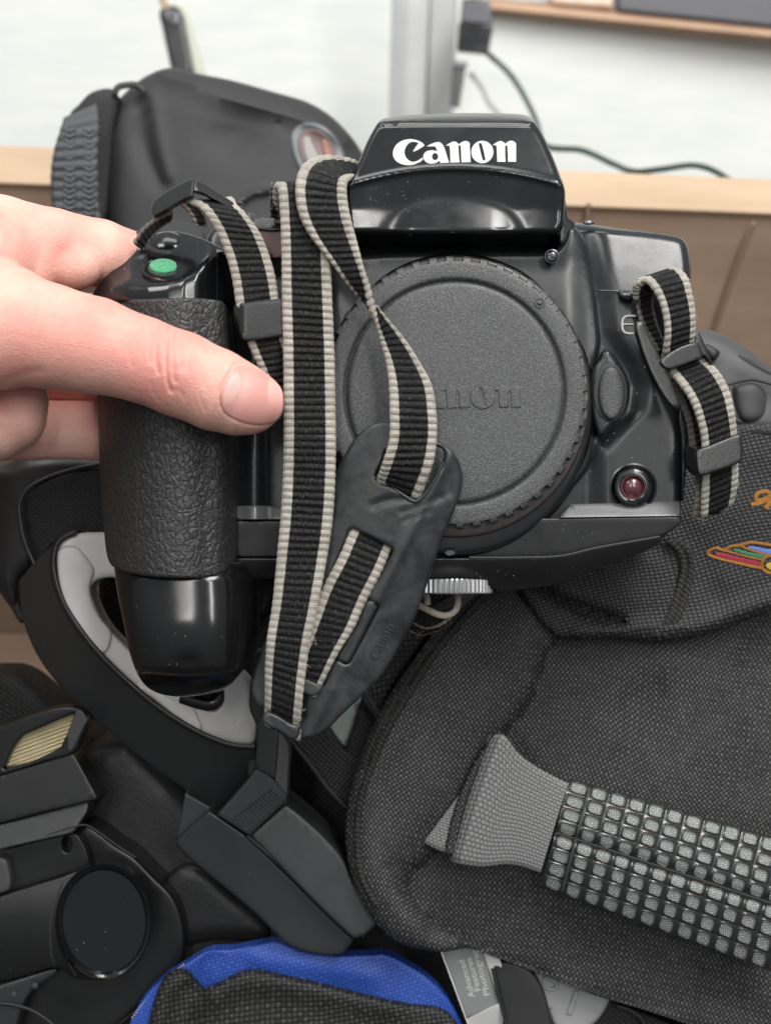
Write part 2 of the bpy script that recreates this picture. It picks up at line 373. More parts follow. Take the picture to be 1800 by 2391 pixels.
# woven fabrics (cells per 100 px)
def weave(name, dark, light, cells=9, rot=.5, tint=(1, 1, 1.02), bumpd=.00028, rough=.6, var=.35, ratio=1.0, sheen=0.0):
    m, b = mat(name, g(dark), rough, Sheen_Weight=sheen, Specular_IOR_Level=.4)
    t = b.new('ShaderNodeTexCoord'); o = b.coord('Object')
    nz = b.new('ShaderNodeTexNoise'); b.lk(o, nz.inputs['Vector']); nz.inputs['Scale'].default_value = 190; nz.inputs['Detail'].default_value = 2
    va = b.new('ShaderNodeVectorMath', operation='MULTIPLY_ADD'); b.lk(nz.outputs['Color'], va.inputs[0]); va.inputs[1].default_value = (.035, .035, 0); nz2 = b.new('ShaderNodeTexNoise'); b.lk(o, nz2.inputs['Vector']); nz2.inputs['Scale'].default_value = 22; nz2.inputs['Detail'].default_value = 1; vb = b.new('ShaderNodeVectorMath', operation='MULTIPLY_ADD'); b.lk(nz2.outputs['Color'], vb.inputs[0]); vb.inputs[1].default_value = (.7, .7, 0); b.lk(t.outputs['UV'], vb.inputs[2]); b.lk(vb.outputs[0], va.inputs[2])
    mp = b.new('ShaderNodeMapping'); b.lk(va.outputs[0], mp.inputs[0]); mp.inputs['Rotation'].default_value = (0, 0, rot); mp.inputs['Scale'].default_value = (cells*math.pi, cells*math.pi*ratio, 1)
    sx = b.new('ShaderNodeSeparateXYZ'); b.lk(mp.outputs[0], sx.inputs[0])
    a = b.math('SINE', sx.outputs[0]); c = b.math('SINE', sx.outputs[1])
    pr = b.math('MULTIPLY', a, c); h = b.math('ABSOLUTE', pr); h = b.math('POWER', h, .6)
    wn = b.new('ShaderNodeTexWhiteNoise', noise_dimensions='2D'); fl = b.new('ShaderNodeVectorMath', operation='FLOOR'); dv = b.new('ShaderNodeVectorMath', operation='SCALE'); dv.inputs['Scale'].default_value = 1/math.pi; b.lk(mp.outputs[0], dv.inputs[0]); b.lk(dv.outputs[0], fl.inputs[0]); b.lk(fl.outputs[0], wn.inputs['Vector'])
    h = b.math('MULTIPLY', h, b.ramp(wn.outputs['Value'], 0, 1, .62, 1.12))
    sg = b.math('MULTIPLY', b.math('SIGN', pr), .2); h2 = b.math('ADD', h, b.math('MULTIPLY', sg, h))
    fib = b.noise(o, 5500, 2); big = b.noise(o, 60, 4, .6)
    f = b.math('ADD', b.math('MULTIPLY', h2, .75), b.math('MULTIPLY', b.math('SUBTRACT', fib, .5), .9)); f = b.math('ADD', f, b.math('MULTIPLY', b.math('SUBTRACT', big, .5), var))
    b.lk(b.mix(b.ramp(f, .15, 1.05), g(dark, tint), g(light, tint)), b.p.inputs['Base Color'])  # shade in the gaps between threads put into the colour
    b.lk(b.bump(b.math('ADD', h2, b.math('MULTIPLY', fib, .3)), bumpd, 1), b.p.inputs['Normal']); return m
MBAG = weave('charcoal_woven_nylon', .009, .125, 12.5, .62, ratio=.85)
MBAG2 = weave('coarse_charcoal_nylon', .009, .07, 9, .25, ratio=1.3, tint=(1, 1, 1.04))
MBAG3 = weave('dark_woven_nylon', .006, .035, 11, .9)
MBAGB = weave('black_canvas', .006, .06, 8.5, .15, tint=(1, .98, .93))
MBLUE = weave('blue_nylon', .5, 1.0, 11, .3, tint=(.04, .11, .52), var=.1, bumpd=.00012, rough=.45)
MPALEF = weave('pale_green_fabric', .13, .52, 20, .4, tint=(.93, 1, .96), var=.1, bumpd=.00008, rough=.8)
MMESHF = weave('pale_mesh_pocket', .25, .62, 20, .7, tint=(.88, 1, .92), var=.2, bumpd=.0001)
MPOUCH = weave('soft_black_nylon', .013, .034, 20, .4, tint=(1.02, 1, 1.06), var=.5, bumpd=.0001, rough=.55)
MEMO = mat('orange_thread', (.62, .27, .05, 1), .5)[0]
def thread(name, col):
    m, b = mat(name, col, .45); u = b.coord('UV', (1, 1, 1), .9); s_ = b.new('ShaderNodeSeparateXYZ'); b.lk(u, s_.inputs[0])
    w_ = b.math('SINE', b.math('MULTIPLY', s_.outputs[0], 150.0)); b.lk(b.bump(w_, .0002, .8), b.p.inputs['Normal']); 
    b.lk(b.mix(b.ramp(w_, -1, 1), tuple(v*.7 for v in col[:3])+(1,), col), b.p.inputs['Base Color']); return m
MEMO = thread('orange_thread', (.60, .26, .05, 1)); MTR = thread('crimson_thread', (.42, .03, .07, 1)); MTG = thread('green_thread', (.05, .26, .15, 1)); MTB = thread('blue_thread', (.16, .28, .75, 1)); MTY = thread('yellow_thread', (.65, .45, .05, 1))
# skin
m, b = mat('skin', (.80, .47, .38, 1), .5, Subsurface_Weight=.22, Subsurface_Scale=.003, Specular_IOR_Level=.4); b.p.inputs['Subsurface Radius'].default_value = (1, .35, .2)
o = b.coord('Object'); n1 = b.noise(o, 38, 4, .55); n2 = b.noise(o, 260, 4, .6)
c = b.mix(b.ramp(n1, .34, .64), (.68, .43, .345, 1), (.64, .275, .23, 1)); c = b.mix(b.ramp(n2, .5, .75, 0, .22), c, (.52, .20, .16, 1)); b.lk(c, b.p.inputs['Base Color'])
mpx = b.new('ShaderNodeMapping'); b.lk(o, mpx.inputs[0]); mpx.inputs['Scale'].default_value = (.55, 1.3, 1.3); mpx.inputs['Rotation'].default_value = (0, .4, 0)
h = b.math('ADD', b.voro(mpx.outputs[0], 1300, 'DISTANCE_TO_EDGE'), b.math('MULTIPLY', b.noise(mpx.outputs[0], 380, 6, .7), 1.5))
b.lk(b.bump(h, .00018, .7), b.p.inputs['Normal']); MSKIN = m
MNAIL = mat('fingernail', (.57, .28, .245, 1), .46, Subsurface_Weight=.15, Subsurface_Scale=.002)[0]
MNAILW = mat('nail_white', (.62, .36, .32, 1), .46)[0]
# cardboard, wall, metals
def mottled(name, c1, c2, sc_, rough=.7, bump=.0002, str_=(1, 1, 1)):
    m, b = mat(name, c1, rough); o = b.coord('Object', str_); b.lk(b.mix(b.ramp(b.noise(o, sc_, 5, .6), .35, .68), c1, c2), b.p.inputs['Base Color']); b.lk(b.bump(b.noise(o, sc_*6, 3), bump, .5), b.p.inputs['Normal']); return m
MCARD_SHADE = mottled('cardboard', (.26, .18, .125, 1), (.21, .14, .095, 1), 14, .8, str_=(1, 4, 4))  # carton walls: shade inside the box put into the brown
MCARD_LIT = mottled('lit_cardboard_rim', (.47, .35, .24, 1), (.40, .285, .19, 1), 12, .8, str_=(1, 6, 6))  # carton rim: same card lightened in colour as if lit
MWALL = mottled('whitish_board', (.70, .71, .68, 1), (.63, .65, .63, 1), 16, .7, str_=(1, 6, 6))
MALU = mottled('brushed_aluminium', (.55, .56, .56, 1), (.46, .47, .47, 1), 20, .5)
MCABLE = mat('green_black_cable', (.03, .055, .045, 1), .45)[0]
MGOLD, b = mat('gold_reflector', (.80, .68, .40, 1), .4, Metallic=.45); u = b.coord('UV', 1, .35); s_ = b.new('ShaderNodeSeparateXYZ'); b.lk(u, s_.inputs[0])
b.lk(b.bump(b.math('SINE', b.math('MULTIPLY', s_.outputs[1], 75.0)), .0003, 1, b.bump(b.noise(b.coord('Object'), 90, 2), .002, .7)), b.p.inputs['Normal'])
MFELT, b = mat('green_felt', (.03, .32, .12, 1), .9, Sheen_Weight=.3); o = b.coord('Object'); n = b.noise(o, 2200, 3); b.lk(b.mix(b.ramp(n, .3, .7), (.012, .16, .055, 1), (.06, .42, .19, 1)), b.p.inputs['Base Color']); b.lk(b.bump(n, .0006, 1), b.p.inputs['Normal'])
MCARDP = mottled('grey_printed_card', (.21, .22, .215, 1), (.18, .19, .185, 1), 30, .4)
MWHITEC = mottled('white_card', (.62, .62, .60, 1), (.55, .55, .53, 1), 30, .5)
MFIB = mat('loose_fibre', (.45, .42, .36, 1), .6)[0]
MFIBD = mat('dark_fibre', (.05, .05, .05, 1), .6)[0]
MDIRT = mat('white_dust', (.5, .49, .46, 1), .8)[0]
MSKY = mat('dark_crate_plastic', (.045, .045, .055, 1), .5)[0]
#==PARTS==
# ------------------------------------------------------------------ room behind: board, post, box
def board(name, quad, thick, mat, parent=None, kind=None, nx=1, bevel=0):
    V = [q for q in quad]; P = W([q[0] for q in V], [q[1] for q in V], [q[2] for q in V])
    n = np.cross(P[1]-P[0], P[3]-P[0]); n /= np.linalg.norm(n)
    if n.dot(AT) < 0: n = -n
    B = P-n*thick*S; A = np.concatenate([P, B]); F = [(0, 1, 2, 3), (7, 6, 5, 4)]+[(i, (i+1) % 4, 4+(i+1) % 4, 4+i) for i in range(4)]
    k = len(P); o = mk(name, A, F, mat, parent, np.array([(q[0]/100, q[1]/100) for q in V]*2), smooth=False, kind=kind)
    if bevel:
        m = o.modifiers.new('bevel', 'BEVEL'); m.width = bevel*S; m.segments = 3
    return o
tag(board('wall', [(-2600, -900, -5200), (4200, -900, -5200), (4200, 1500, -6600), (-2600, 1500, -6600)], 200, MWALL), kind='structure')
tag(board('table', [(-6000, 2800, -3300), (7500, 2800, -3300), (7500, 1500, -6400), (-6000, 1500, -6400)], 200, mottled('table_top', (.30, .28, .25, 1), (.26, .24, .22, 1), 10, .5)), kind='structure')
# aluminium post of the partition
t = thing('aluminium_post', (1000, 260, -4300), 'upright pale grey aluminium post standing in front of the whitish board', 'post')
def prism3(name, top, bot, prof, mat_, parent):
    """profile [(dx, dz)] swept between two (x, y, z) ends"""
    V = [(top[0]+d[0], top[1], top[2]+d[1]) for d in prof]+[(bot[0]+d[0], bot[1], bot[2]+d[1]) for d in prof]; n = len(prof)
    F = [tuple(range(n)), tuple(range(n, 2*n))[::-1]]+[(i, (i+1) % n, n+(i+1) % n, n+i) for i in range(n)]
    return facet(name, V, F, mat_, parent, 6)
prism3('post_body', (960, -260, -4100), (937, 700, -4900), [(-40, -120), (-36, 30), (0, 70), (46, 60), (46, -120)], MALU, t)
prism3('slot_rail', (1044, -260, -4100), (1012, 700, -4900), [(-34, -120), (-30, 18), (26, 22), (33, -120)], MALU, t)
# sockets and plugs on the post
t = thing('power_adapter', (1110, 120, -4000), 'black plug-in adapter hanging on the right of the post with a cable', 'power adapter')
facet('adapter_body', [(1070, 52, -3940), (1152, 58, -3930), (1138, 128, -3930), (1066, 120, -3940), (1076, 45, -4120), (1150, 50, -4120), (1142, 126, -4120), (1072, 120, -4120)], [(0, 1, 2, 3), (7, 6, 5, 4), (0, 1, 5, 4), (1, 2, 6, 5), (2, 3, 7, 6), (3, 0, 4, 7)], MGLOSS, t, 8)
facet('adapter_neck', [(1078, -6, -3960), (1144, -2, -3950), (1150, 56, -3950), (1074, 50, -3960), (1080, -6, -4100), (1144, -2, -4100), (1148, 56, -4100), (1078, 50, -4100)], [(0, 1, 2, 3), (7, 6, 5, 4), (0, 1, 5, 4), (1, 2, 6, 5), (2, 3, 7, 6), (3, 0, 4, 7)], MDARKM, t, 10)
t = thing('wall_clip', (1070, 200, -4050), 'small narrow black clip low on the right side of the post', 'clip')
facet('clip_plate', [(1058, 146, -4000), (1088, 150, -4000), (1072, 252, -4000), (1050, 247, -4000), (1060, 146, -4120), (1088, 150, -4120), (1072, 252, -4120), (1052, 247, -4120)], [(0, 1, 2, 3), (7, 6, 5, 4), (0, 1, 5, 4), (1, 2, 6, 5), (2, 3, 7, 6), (3, 0, 4, 7)], MSATIN2, t, 5)
facet('clip_tab', [(1060, 140, -3990), (1092, 145, -3990), (1090, 158, -3990), (1058, 154, -3990), (1060, 140, -4020), (1092, 145, -4020), (1090, 158, -4020), (1058, 154, -4020)], [(0, 1, 2, 3), (7, 6, 5, 4), (0, 1, 5, 4), (1, 2, 6, 5), (2, 3, 7, 6), (3, 0, 4, 7)], MDARKM, t, 3)
o = tube('power_cable', [fB(p)[0]+(z,) for p, z in (((445, 232), -4000), ((530, 310), -3900), ((600, 415), -3700), ((650, 520), -3400), ((668, 590), -3100))], 7, MCABLE)
tag(o, 'dark cable falling in a curve from the black adapter beside the post', 'cable')
o = tube('extension_cable', [fB(p)[0]+(z,) for p, z in (((640, 560), -3300), ((700, 632), -3100), ((850, 648), -2900), ((980, 705), -2700), ((1080, 740), -2500), ((1200, 728), -2400), ((1320, 712), -2350), ((1400, 728), -2300), ((1500, 785), -2150), ((1570, 825), -2050), ((1700, 880), -2000))], 7.5, MCABLE)
tag(o, 'dark green cable lying in waves along the white board down to the carton rim', 'cable')
o = tube('thin_wire', [fB(p)[0]+(z,) for p, z in (((370, 318), -4050), ((415, 375), -4000), ((445, 440), -3900), ((500, 500), -3800))], 6, mat('grey_wire', (.3, .28, .26, 1), .5)[0])
tag(o, 'short thin grey wire behind the black clip on the post', 'wire')
# top right: shelf edge with a dark crate
t = thing('wooden_shelf', (1500, 30, -5605), 'orange brown edge of a shelf across the upper right corner', 'shelf')
board('shelf_board', [(1100, 2, -5570), (1960, 88, -5500), (1960, 78, -5640), (1100, -14, -5710)], 60, mottled('orange_wood', (.42, .26, .16, 1), (.34, .2, .12, 1), 20), t)
board('shelf_lip', [(1100, 2, -5569), (1960, 88, -5499), (1960, 98, -5493), (1100, 12, -5563)], 14, mottled('pale_wood', (.50, .33, .22, 1), (.42, .27, .18, 1), 20), t)
t = thing('dark_crate', (1650, 20, -5605), 'dark bluish grey crate standing on the shelf in the upper right corner', 'crate')
board('crate_side', [(1436, -300, -5588), (1990, -300, -5588), (1990, 78, -5518), (1444, 22, -5581)], 300, MSKY, t, bevel=14)
board('crate_rim', [(1430, -330, -5581), (1995, -330, -5581), (1995, -300, -5581), (1430, -300, -5581)], 330, MSKY, t, bevel=5)
o = board('crumpled_wrapper', [(1250, -120, -5640), (1425, -100, -5633), (1432, 14, -5588), (1290, 4, -5598)], 60, mottled('wrapper', (.65, .55, .48, 1), (.55, .33, .16, 1), 60), bevel=18)
tag(o, 'pale and orange wrapper on the shelf left of the dark crate', 'wrapper')
o = board('pale_folder', [(1050, -120, -5693), (1245, -100, -5682), (1280, 6, -5633), (1100, -8, -5647)], 50, mottled('folder', (.5, .52, .5, 1), (.4, .38, .34, 1), 40), bevel=10)
tag(o, 'grey green folder on the shelf just right of the post', 'folder')
# top left: gadget hanging in front of the board
t = thing('hanging_gadget', (410, 80, -3300), 'narrow black gadget with a pale green back hanging from a tan cord', 'gadget')
relief('pale_back', fA((745, 12, 1), (790, 18), (812, 60), (850, 190), (890, 330, 1), (840, 330, 1), (790, 160), (750, 60)), -3330, mat('pale_olive_plastic', (.45, .47, .38, 1), .5)[0], t, r=8, thick=60, res=20)
relief('black_front', fA((688, 60), (700, 32), (740, 22), (780, 40), (800, 120), (836, 320, 1), (745, 320, 1), (716, 190), (700, 110)), -3290, MSATIN2, t, r=14, thick=70, res=14)
relief('clip', fA((712, 50), (740, 38), (765, 60), (770, 100), (745, 105), (720, 90)), -3280, MDARKM, t, r=6, thick=12, res=10)
tube('cord', [fA((690, -60))[0]+(-3310,), fA((704, 0))[0]+(-3310,), fA((722, 34))[0]+(-3295,)], 9, mat('tan_cord', (.35, .27, .17, 1), .8)[0], t)
# cardboard box
t = thing('cardboard_box', (900, 1500, -2500), 'open brown cardboard carton with a rim coloured as lit holding the camera gear', 'box')
board('far_wall', [(-700, 392, -1900), (2600, 520, -1900), (2600, 1500, -2600), (-700, 1500, -2600)], 30, MCARD_SHADE, t)
board('rim', [(-700, 306, -1960), (2600, 452, -1960), (2600, 530, -1885), (-700, 398, -1885)], 36, MCARD_LIT, t, bevel=8)
board('side_wall', [(2100, 480, -1880), (3300, 700, 600), (3100, 3400, -400), (2050, 1500, -2590)], 30, MCARD_SHADE, t)
board('side_wall', [(-330, 340, -1880), (-900, 340, 500), (-700, 3200, -700), (-260, 1500, -2590)], 30, MCARD_SHADE, t)
board('box_floor', [(-400, 1480, -2560), (2300, 1480, -2560), (2900, 3500, -1200), (-900, 3500, -1200)], 30, MCARD_SHADE, t)
tube('crease', [(1760, 520, -1880), (1700, 680, -1990), (1630, 900, -2140)], 5, mottled('worn_card', (.20, .135, .09, 1), (.17, .11, .075, 1), 20), t)
tube('crease', [(1374, 475, -1880), (1366, 560, -1930)], 5, mottled('worn_card2', (.20, .135, .09, 1), (.17, .11, .075, 1), 20), t)
# ------------------------------------------------------------------ the film camera
CF = thing('film_camera', (1060, 900, -60), 'black film camera body with a capped lens mount, held upright by the hand', 'camera')
def xr(y): return np.interp(y, [500, 600, 680, 770, 810, 850, 900, 960, 1010, 1060, 1170], [1375, 1395, 1412, 1425, 1450, 1480, 1500, 1490, 1440, 1395, 1395])
def shell_z(x, y):
    z = -20*(1-sm((x-xr(y))/64+.5))-.0007*np.clip(800-y, 0, 300)**2
    z = z-26*sm((545-y)/30)*(x > 1300)
    z = z+26*np.exp(-((x-592)/22)**2)*(x < 700)-14*(x < 700)
    z = z+4*np.exp(-(np.hypot(x-1402, y-1048)/14)**2)
    return z
relief('body_shell', [(480, 570), (500, 530), (560, 516), (660, 510), (820, 512), (835, 540), (1290, 540), (1325, 524), (1345, 519), (1440, 532), (1575, 550), (1600, 563), (1609, 592), (1613, 640), (1612, 760), (1604, 880), (1594, 956), (1592, 1101), (1590, 1173), (1586, 1226, 1), (1541, 1258), (1478, 1296), (1394, 1326), (1310, 1356), (1226, 1370), (1150, 1376), (650, 1376), (540, 1330), (480, 1200)], shell_z, MSATIN, CF, r=20, rz=26, thick=230, res=11)
relief('top_cover_seam', [(1393, 676, 1), (1446, 677, 1), (1446, 681, 1), (1393, 680, 1)], 2, MGLOSS, CF, r=1, thick=3, res=10)
# side highlight edge of the right end
relief('end_cover', fF((1068, 1400), (1118, 1480), (1116, 1700), (1095, 1990, 1), (1084, 1990, 1), (1080, 1600)), 4, MSATIN, CF, r=5, thick=30, res=10)
# top cover left with display
relief('top_cover', [(588, 512), (610, 507), (654, 506), (670, 510), (670, 532), (600, 534), (590, 526)], lambda x, y: 20+.9*(y-520), MSATIN, CF, r=4, thick=120, res=8)
relief('display', [(594, 536, 1), (668, 532, 1), (668, 600, 1), (628, 604, 1), (608, 570, 1)], lambda x, y: 22+0*x, MLCD, CF, r=3, thick=20, res=12)
# mount block
def mount_z(x, y): return 24-.0006*np.clip(760-y, 0, 300)**2+26*sm((640-y)/120)-10*sm((x-1320)/70)
relief('mount_block', [(770, 600, 1), (900, 592), (1040, 588), (1285, 586), (1312, 566), (1328, 528), (1345, 532), (1370, 569), (1388, 667), (1401, 775), (1401, 811), (1386, 866), (1380, 920), (1386, 974), (1389, 1020), (1375, 1090), (1300, 1180, 1), (900, 1200, 1), (740, 1000, 1)], mount_z, MSATIN, CF, r=13, rz=20, thick=60, res=10)
relief('mount_ring', [(1065+325*math.cos(a), 945+357*math.sin(a)) for a in np.linspace(0, 2*math.pi, 48)[:-1]], 26, MGLOSS, CF, r=20, rz=20, thick=50, res=18)
relief('bayonet_edge', [(1064+314*math.cos(a), 926+330*math.sin(a)) for a in np.linspace(0, 2*math.pi, 48)[:-1]], 34, mat('brown_black_ring', (.03, .022, .02, 1), .3)[0], CF, r=7, rz=8, thick=30, res=25)
# body cap with notched rim
cap = None
def capmod(a, r, h):
    if r > 300:
        ph = (a/(2*math.pi)*48) % 1
        if ph < .45: return (min(r, 301), h if r < 301 else h-8)
    return (r, h)
prof = [(0.01, 27), (60, 27), (120, 27), (200, 27), (240, 27), (247, 26.4), (250.5, 24), (252.5, 19), (255, 17.5), (257.5, 19), (259.5, 24), (263, 26.4), (268, 27), (280, 27.2), (292, 27), (299, 26.6), (300.6, 26), (306, 25.5), (309.5, 23), (311.5, 18), (312.5, -6)]
cap = lathe('body_cap', (1062, 916, 34), prof[::-1], MCAP, CF, seg=48*12, sy=319/312, mod=capmod, sharp=50)
def CZ(x, y): return 61+0*x
lathe('index_mark', (1260, 706.5, 61.6), [(13, 0), (12.5, 2), (10.5, 2.3), (9.5, -.5), (6.5, -.8), (6, 1.5), (4, 3.5), (.01, 4.2)], MCAP, CF, seg=32)
# lettering outlines traced from the enlargement
GL = dict(
 C=([(515, 180, 1), (490, 150), (440, 125), (370, 110), (300, 118), (240, 145), (195, 190), (172, 250), (180, 310), (215, 355), (270, 383), (340, 393), (400, 385), (450, 365), (485, 345), (497, 320, 1), (490, 308, 1), (460, 330), (420, 350), (380, 355), (340, 335), (310, 300), (298, 250), (310, 200), (335, 165), (370, 143), (410, 142), (448, 153, 1), (425, 185), (388, 240, 1), (400, 247, 1), (440, 228), (480, 203)], []),
 a=([(538, 185, 1), (580, 165), (640, 143), (680, 145), (710, 170), (730, 210), (780, 365, 1), (685, 370, 1), (675, 345, 1), (650, 362), (600, 377), (550, 370), (515, 345), (500, 310), (505, 275), (530, 245), (570, 232), (620, 232), (650, 245, 1), (638, 205), (625, 190, 1), (538, 190, 1)], [[(628+32*math.cos(a), 300+38*math.sin(a)) for a in np.linspace(0, 6.28, 13)[:-1]]]),
 n=([(742, 180, 1), (800, 145), (835, 135), (870, 150), (880, 168, 1), (930, 135), (965, 130), (1000, 150), (1003, 185), (1012, 360, 1), (912, 362, 1), (903, 185), (893, 178), (880, 184), (893, 362, 1), (793, 365, 1), (785, 190), (775, 183, 1)], []),
 o=([(1138+120*math.cos(a), 250+122*math.sin(a)) for a in np.linspace(0, 6.283, 25)[:-1]], [[(1100, 160), (1120, 154), (1134, 172), (1170, 328), (1165, 340), (1147, 338), (1138, 322), (1102, 176)]]),
 n2=([(1248, 175, 1), (1300, 140), (1335, 130), (1370, 145), (1385, 160, 1), (1430, 130), (1470, 132), (1500, 155), (1503, 200), (1503, 357, 1), (1415, 357, 1), (1408, 190), (1398, 180), (1385, 186), (1388, 357, 1), (1298, 357, 1), (1290, 185), (1278, 178, 1)], []))
def lettering(fn, zf, mt, parent, r, rz, thick, name, which='Canon', res=7, step=3):
    for k, gname in enumerate(['C', 'a', 'n', 'o', 'n2']):
        if gname not in which: continue
        o_, hs = GL[gname]
        relief(name, [fn(p) for p in o_], zf, mt, parent, r=r, rz=rz, thick=thick, res=res, holes=[[fn(p) for p in h] for h in hs], step=step)
def capfn(p): return (1127+(p[0]-1138)*.242, 927+(p[1]-250)*.225)+tuple(p[2:])
lettering(capfn, lambda x, y: 63.6+0*x, MCAP, CF, 1.4, 1.4, 4, 'raised_letter', ['C', 'a', 'n', 'o', 'n2'], res=6)
# viewfinder prism hood
def prism_z(x, y):
    yb = 391+.00062*(x-1062)**2
    z = np.interp(y, [262, 285, 289, 294], [-70, 8, 16, 20])+(y-294)*.62*(y > 294)
    zb = 20+(yb-294)*.62
    front = zb-(y-yb)*.17
    z = np.where(y < yb, z, front)+4*np.exp(-((y-yb)/8)**2)
    k = np.clip(np.abs(x-1056)/150, 0, 1); kk = np.clip(np.abs(x-1056)/150, 0, 1.15); ys = 462+38*kk**2
    ys2 = np.where(np.abs(x-1056) < 162, ys, 492)
    bl = sm((np.abs(x-1056)-90)/100); yy = np.minimum(ys, 515)
    def ramp_(t): return 4*np.logaddexp(0, t/4)
    led = .40*ramp_(y-yy)*(1-bl)+.13*ramp_(y-490)*bl
    z = z+led
    z = z-5*np.exp(-((y-(290+.00006*(x-1060)**2))/2.6)**2)
    return z
relief('prism_hood', [(812, 546, 1), (806, 440), (830, 392), (859, 325), (880, 288), (890, 278), (907, 273), (984, 266), (1061, 263), (1177, 264), (1222, 267), (1240, 274), (1254, 291), (1273, 325), (1292, 368), (1307, 407), (1316, 430), (1320, 450), (1318, 500), (1314, 530), (1306, 544), (1290, 547)], prism_z, MGLOSS, CF, r=13, rz=22, thick=330, res=4.2, sharp=60)
def pl(p): return (880+p[0]*.2162, 300+p[1]*.2162)+tuple(p[2:])
lettering(pl, lambda x, y: prism_z(x, y)+1.4, MINK, CF, .8, .8, 2.2, 'printed_letter', ['C', 'a', 'n', 'o', 'n2'], res=6)
relief('prism_collar', fD((1492, 560), (1512, 640), (1545, 665), (1535, 700), (1500, 760), (1475, 775), (1470, 700)), lambda x, y: 10+.25*(1340-x), MSATIN, CF, r=6, thick=140, res=8)
# screw
t = lathe('screw', (1288.6, 597.6, 40), [(17, -6), (16.5, 3.5), (14.5, 4), (13.5, 1), (12.5, 5), (9, 8), (.01, 9)], MDARKM, CF, seg=40)
for a in (.35, .35+math.pi/2):
    c, s_ = math.cos(a), math.sin(a)
    relief('screw_slot', [(1288.6+c*u-s_*v, 597.6+s_*u+c*v, 1) for u, v in ((-7, -1.8), (7, -1.8), (7, 1.8), (-7, 1.8))], 50, MRUB, t, r=.8, thick=2, res=6)
lathe('screw_hole', (1051.7, 1290, 44), [(15, -2), (14, 2), (10, -2), (.01, -6)], MDARKM, CF, seg=32, sy=.5)
lathe('top_pin', (1374, 519, -60), [(14, -10), (13, 0), (9, 4), (.01, 5)], MDARKM, CF, seg=24, sy=.4)
# lens release button and its surround
relief('button_surround', [(1412, 815), (1426, 820), (1448, 850), (1464, 880), (1471, 908), (1466, 945), (1450, 975), (1425, 1000), (1402, 1020), (1390, 1000), (1380, 960), (1377, 905), (1385, 860), (1400, 838)], 29, MSATIN, CF, r=12, rz=14, thick=60, res=8)
relief('button_well', [(1425+41*math.cos(a), 917+70*math.sin(a)) for a in np.linspace(0, 6.283, 30)[:-1]], 31, MRUB, CF, r=6, rz=4, thick=10, res=12)
relief('release_button', [(1427+33*math.cos(a)*(1 if math.cos(a) > 0 else .93), 918+62*math.sin(a)) for a in np.linspace(0, 6.283, 34)[:-1]], lambda x, y: 44-6*((x-1427)/33)**2, MBTN, CF, r=8, rz=9, thick=20, res=7)
# printed letter, only its left part shows beside the strap
relief('model_letter', fF((790, 787, 1), (730, 787), (705, 800), (694, 825), (694, 875), (706, 900), (732, 912), (775, 912, 1), (775, 900, 1), (735, 899), (715, 890), (707, 870), (707, 852, 1), (775, 852, 1), (775, 842, 1), (707, 842, 1), (707, 828), (715, 810), (733, 800), (790, 800, 1)), 4, MINK, CF, r=.8, thick=6, res=8, step=3)
# self-timer lamp
L = (1478.5, 1137)
lathe('lamp_bezel', L+(6,), [(57, -14), (56, -1), (52, 0), (47, -4), (45, 9), (41, 13), (31, 14), (28, 12), (27, 4), (.01, 4)], MGLOSS, CF, seg=64)
lathe('lamp_ring', L+(18,), [(29, -8), (28.5, 1.5), (26.5, 1.5), (25.5, -3), (24, -8)], MRED, CF, seg=48)
lathe('lamp_lens', L+(6,), [(25.5, 1), (22, 6), (16, 10), (8, 12.5), (.01, 13.5)], MRED, CF, seg=48)
# silvery trim and lower body
relief('trim_strip', [(1334, 1177, 1), (1587, 1170, 1), (1587, 1205, 1), (1306, 1209, 1)], lambda x, y: 2+(y-1172)*.75, MTRIM, CF, r=2, thick=20, res=10)
relief('trim_strip', [(553, 1181, 1), (700, 1181, 1), (700, 1213, 1), (553, 1213, 1)], lambda x, y: 14+20*np.exp(-((x-592)/22)**2)+(y-1181)*.3, MTRIM, CF, r=2, thick=20, res=8)
relief('lower_front', [(552, 1216, 1), (900, 1216), (1306, 1210, 1), (1588, 1206, 1), (1588, 1222), (1541, 1251), (1394, 1278), (1310, 1297), (1220, 1301), (1100, 1301), (552, 1301, 1)], lambda x, y: 24-.1*(y-1208), MSATIN2, CF, r=4, thick=50, res=12)
def bp_z(x, y):
    yt = np.interp(x, [560, 1100, 1220, 1310, 1394, 1541], [1303, 1303, 1303, 1299, 1280, 1254]); u = np.clip((y-yt)/80, 0, 1.3)
    return 34-75*u**1.6+5*np.exp(-(y-yt)/4.)
relief('base_plate', [(552, 1304, 1), (900, 1304), (1100, 1304), (1220, 1303), (1310, 1299), (1394, 1280), (1541, 1254, 1), (1541, 1263), (1524, 1278), (1478, 1299), (1394, 1330), (1310, 1361), (1226, 1376), (1162, 1379), (1148, 1366), (1140, 1353, 1), (900, 1353), (640, 1353), (552, 1345)], bp_z, MSATIN2, CF, r=6, rz=6, thick=200, res=10)
tube('edge_line', [(x, y, 38) for x, y in ((1096, 1302), (1220, 1302), (1310, 1298), (1394, 1279), (1480, 1264), (1541, 1253))], 2.6, MTRIM, CF, seg=6)
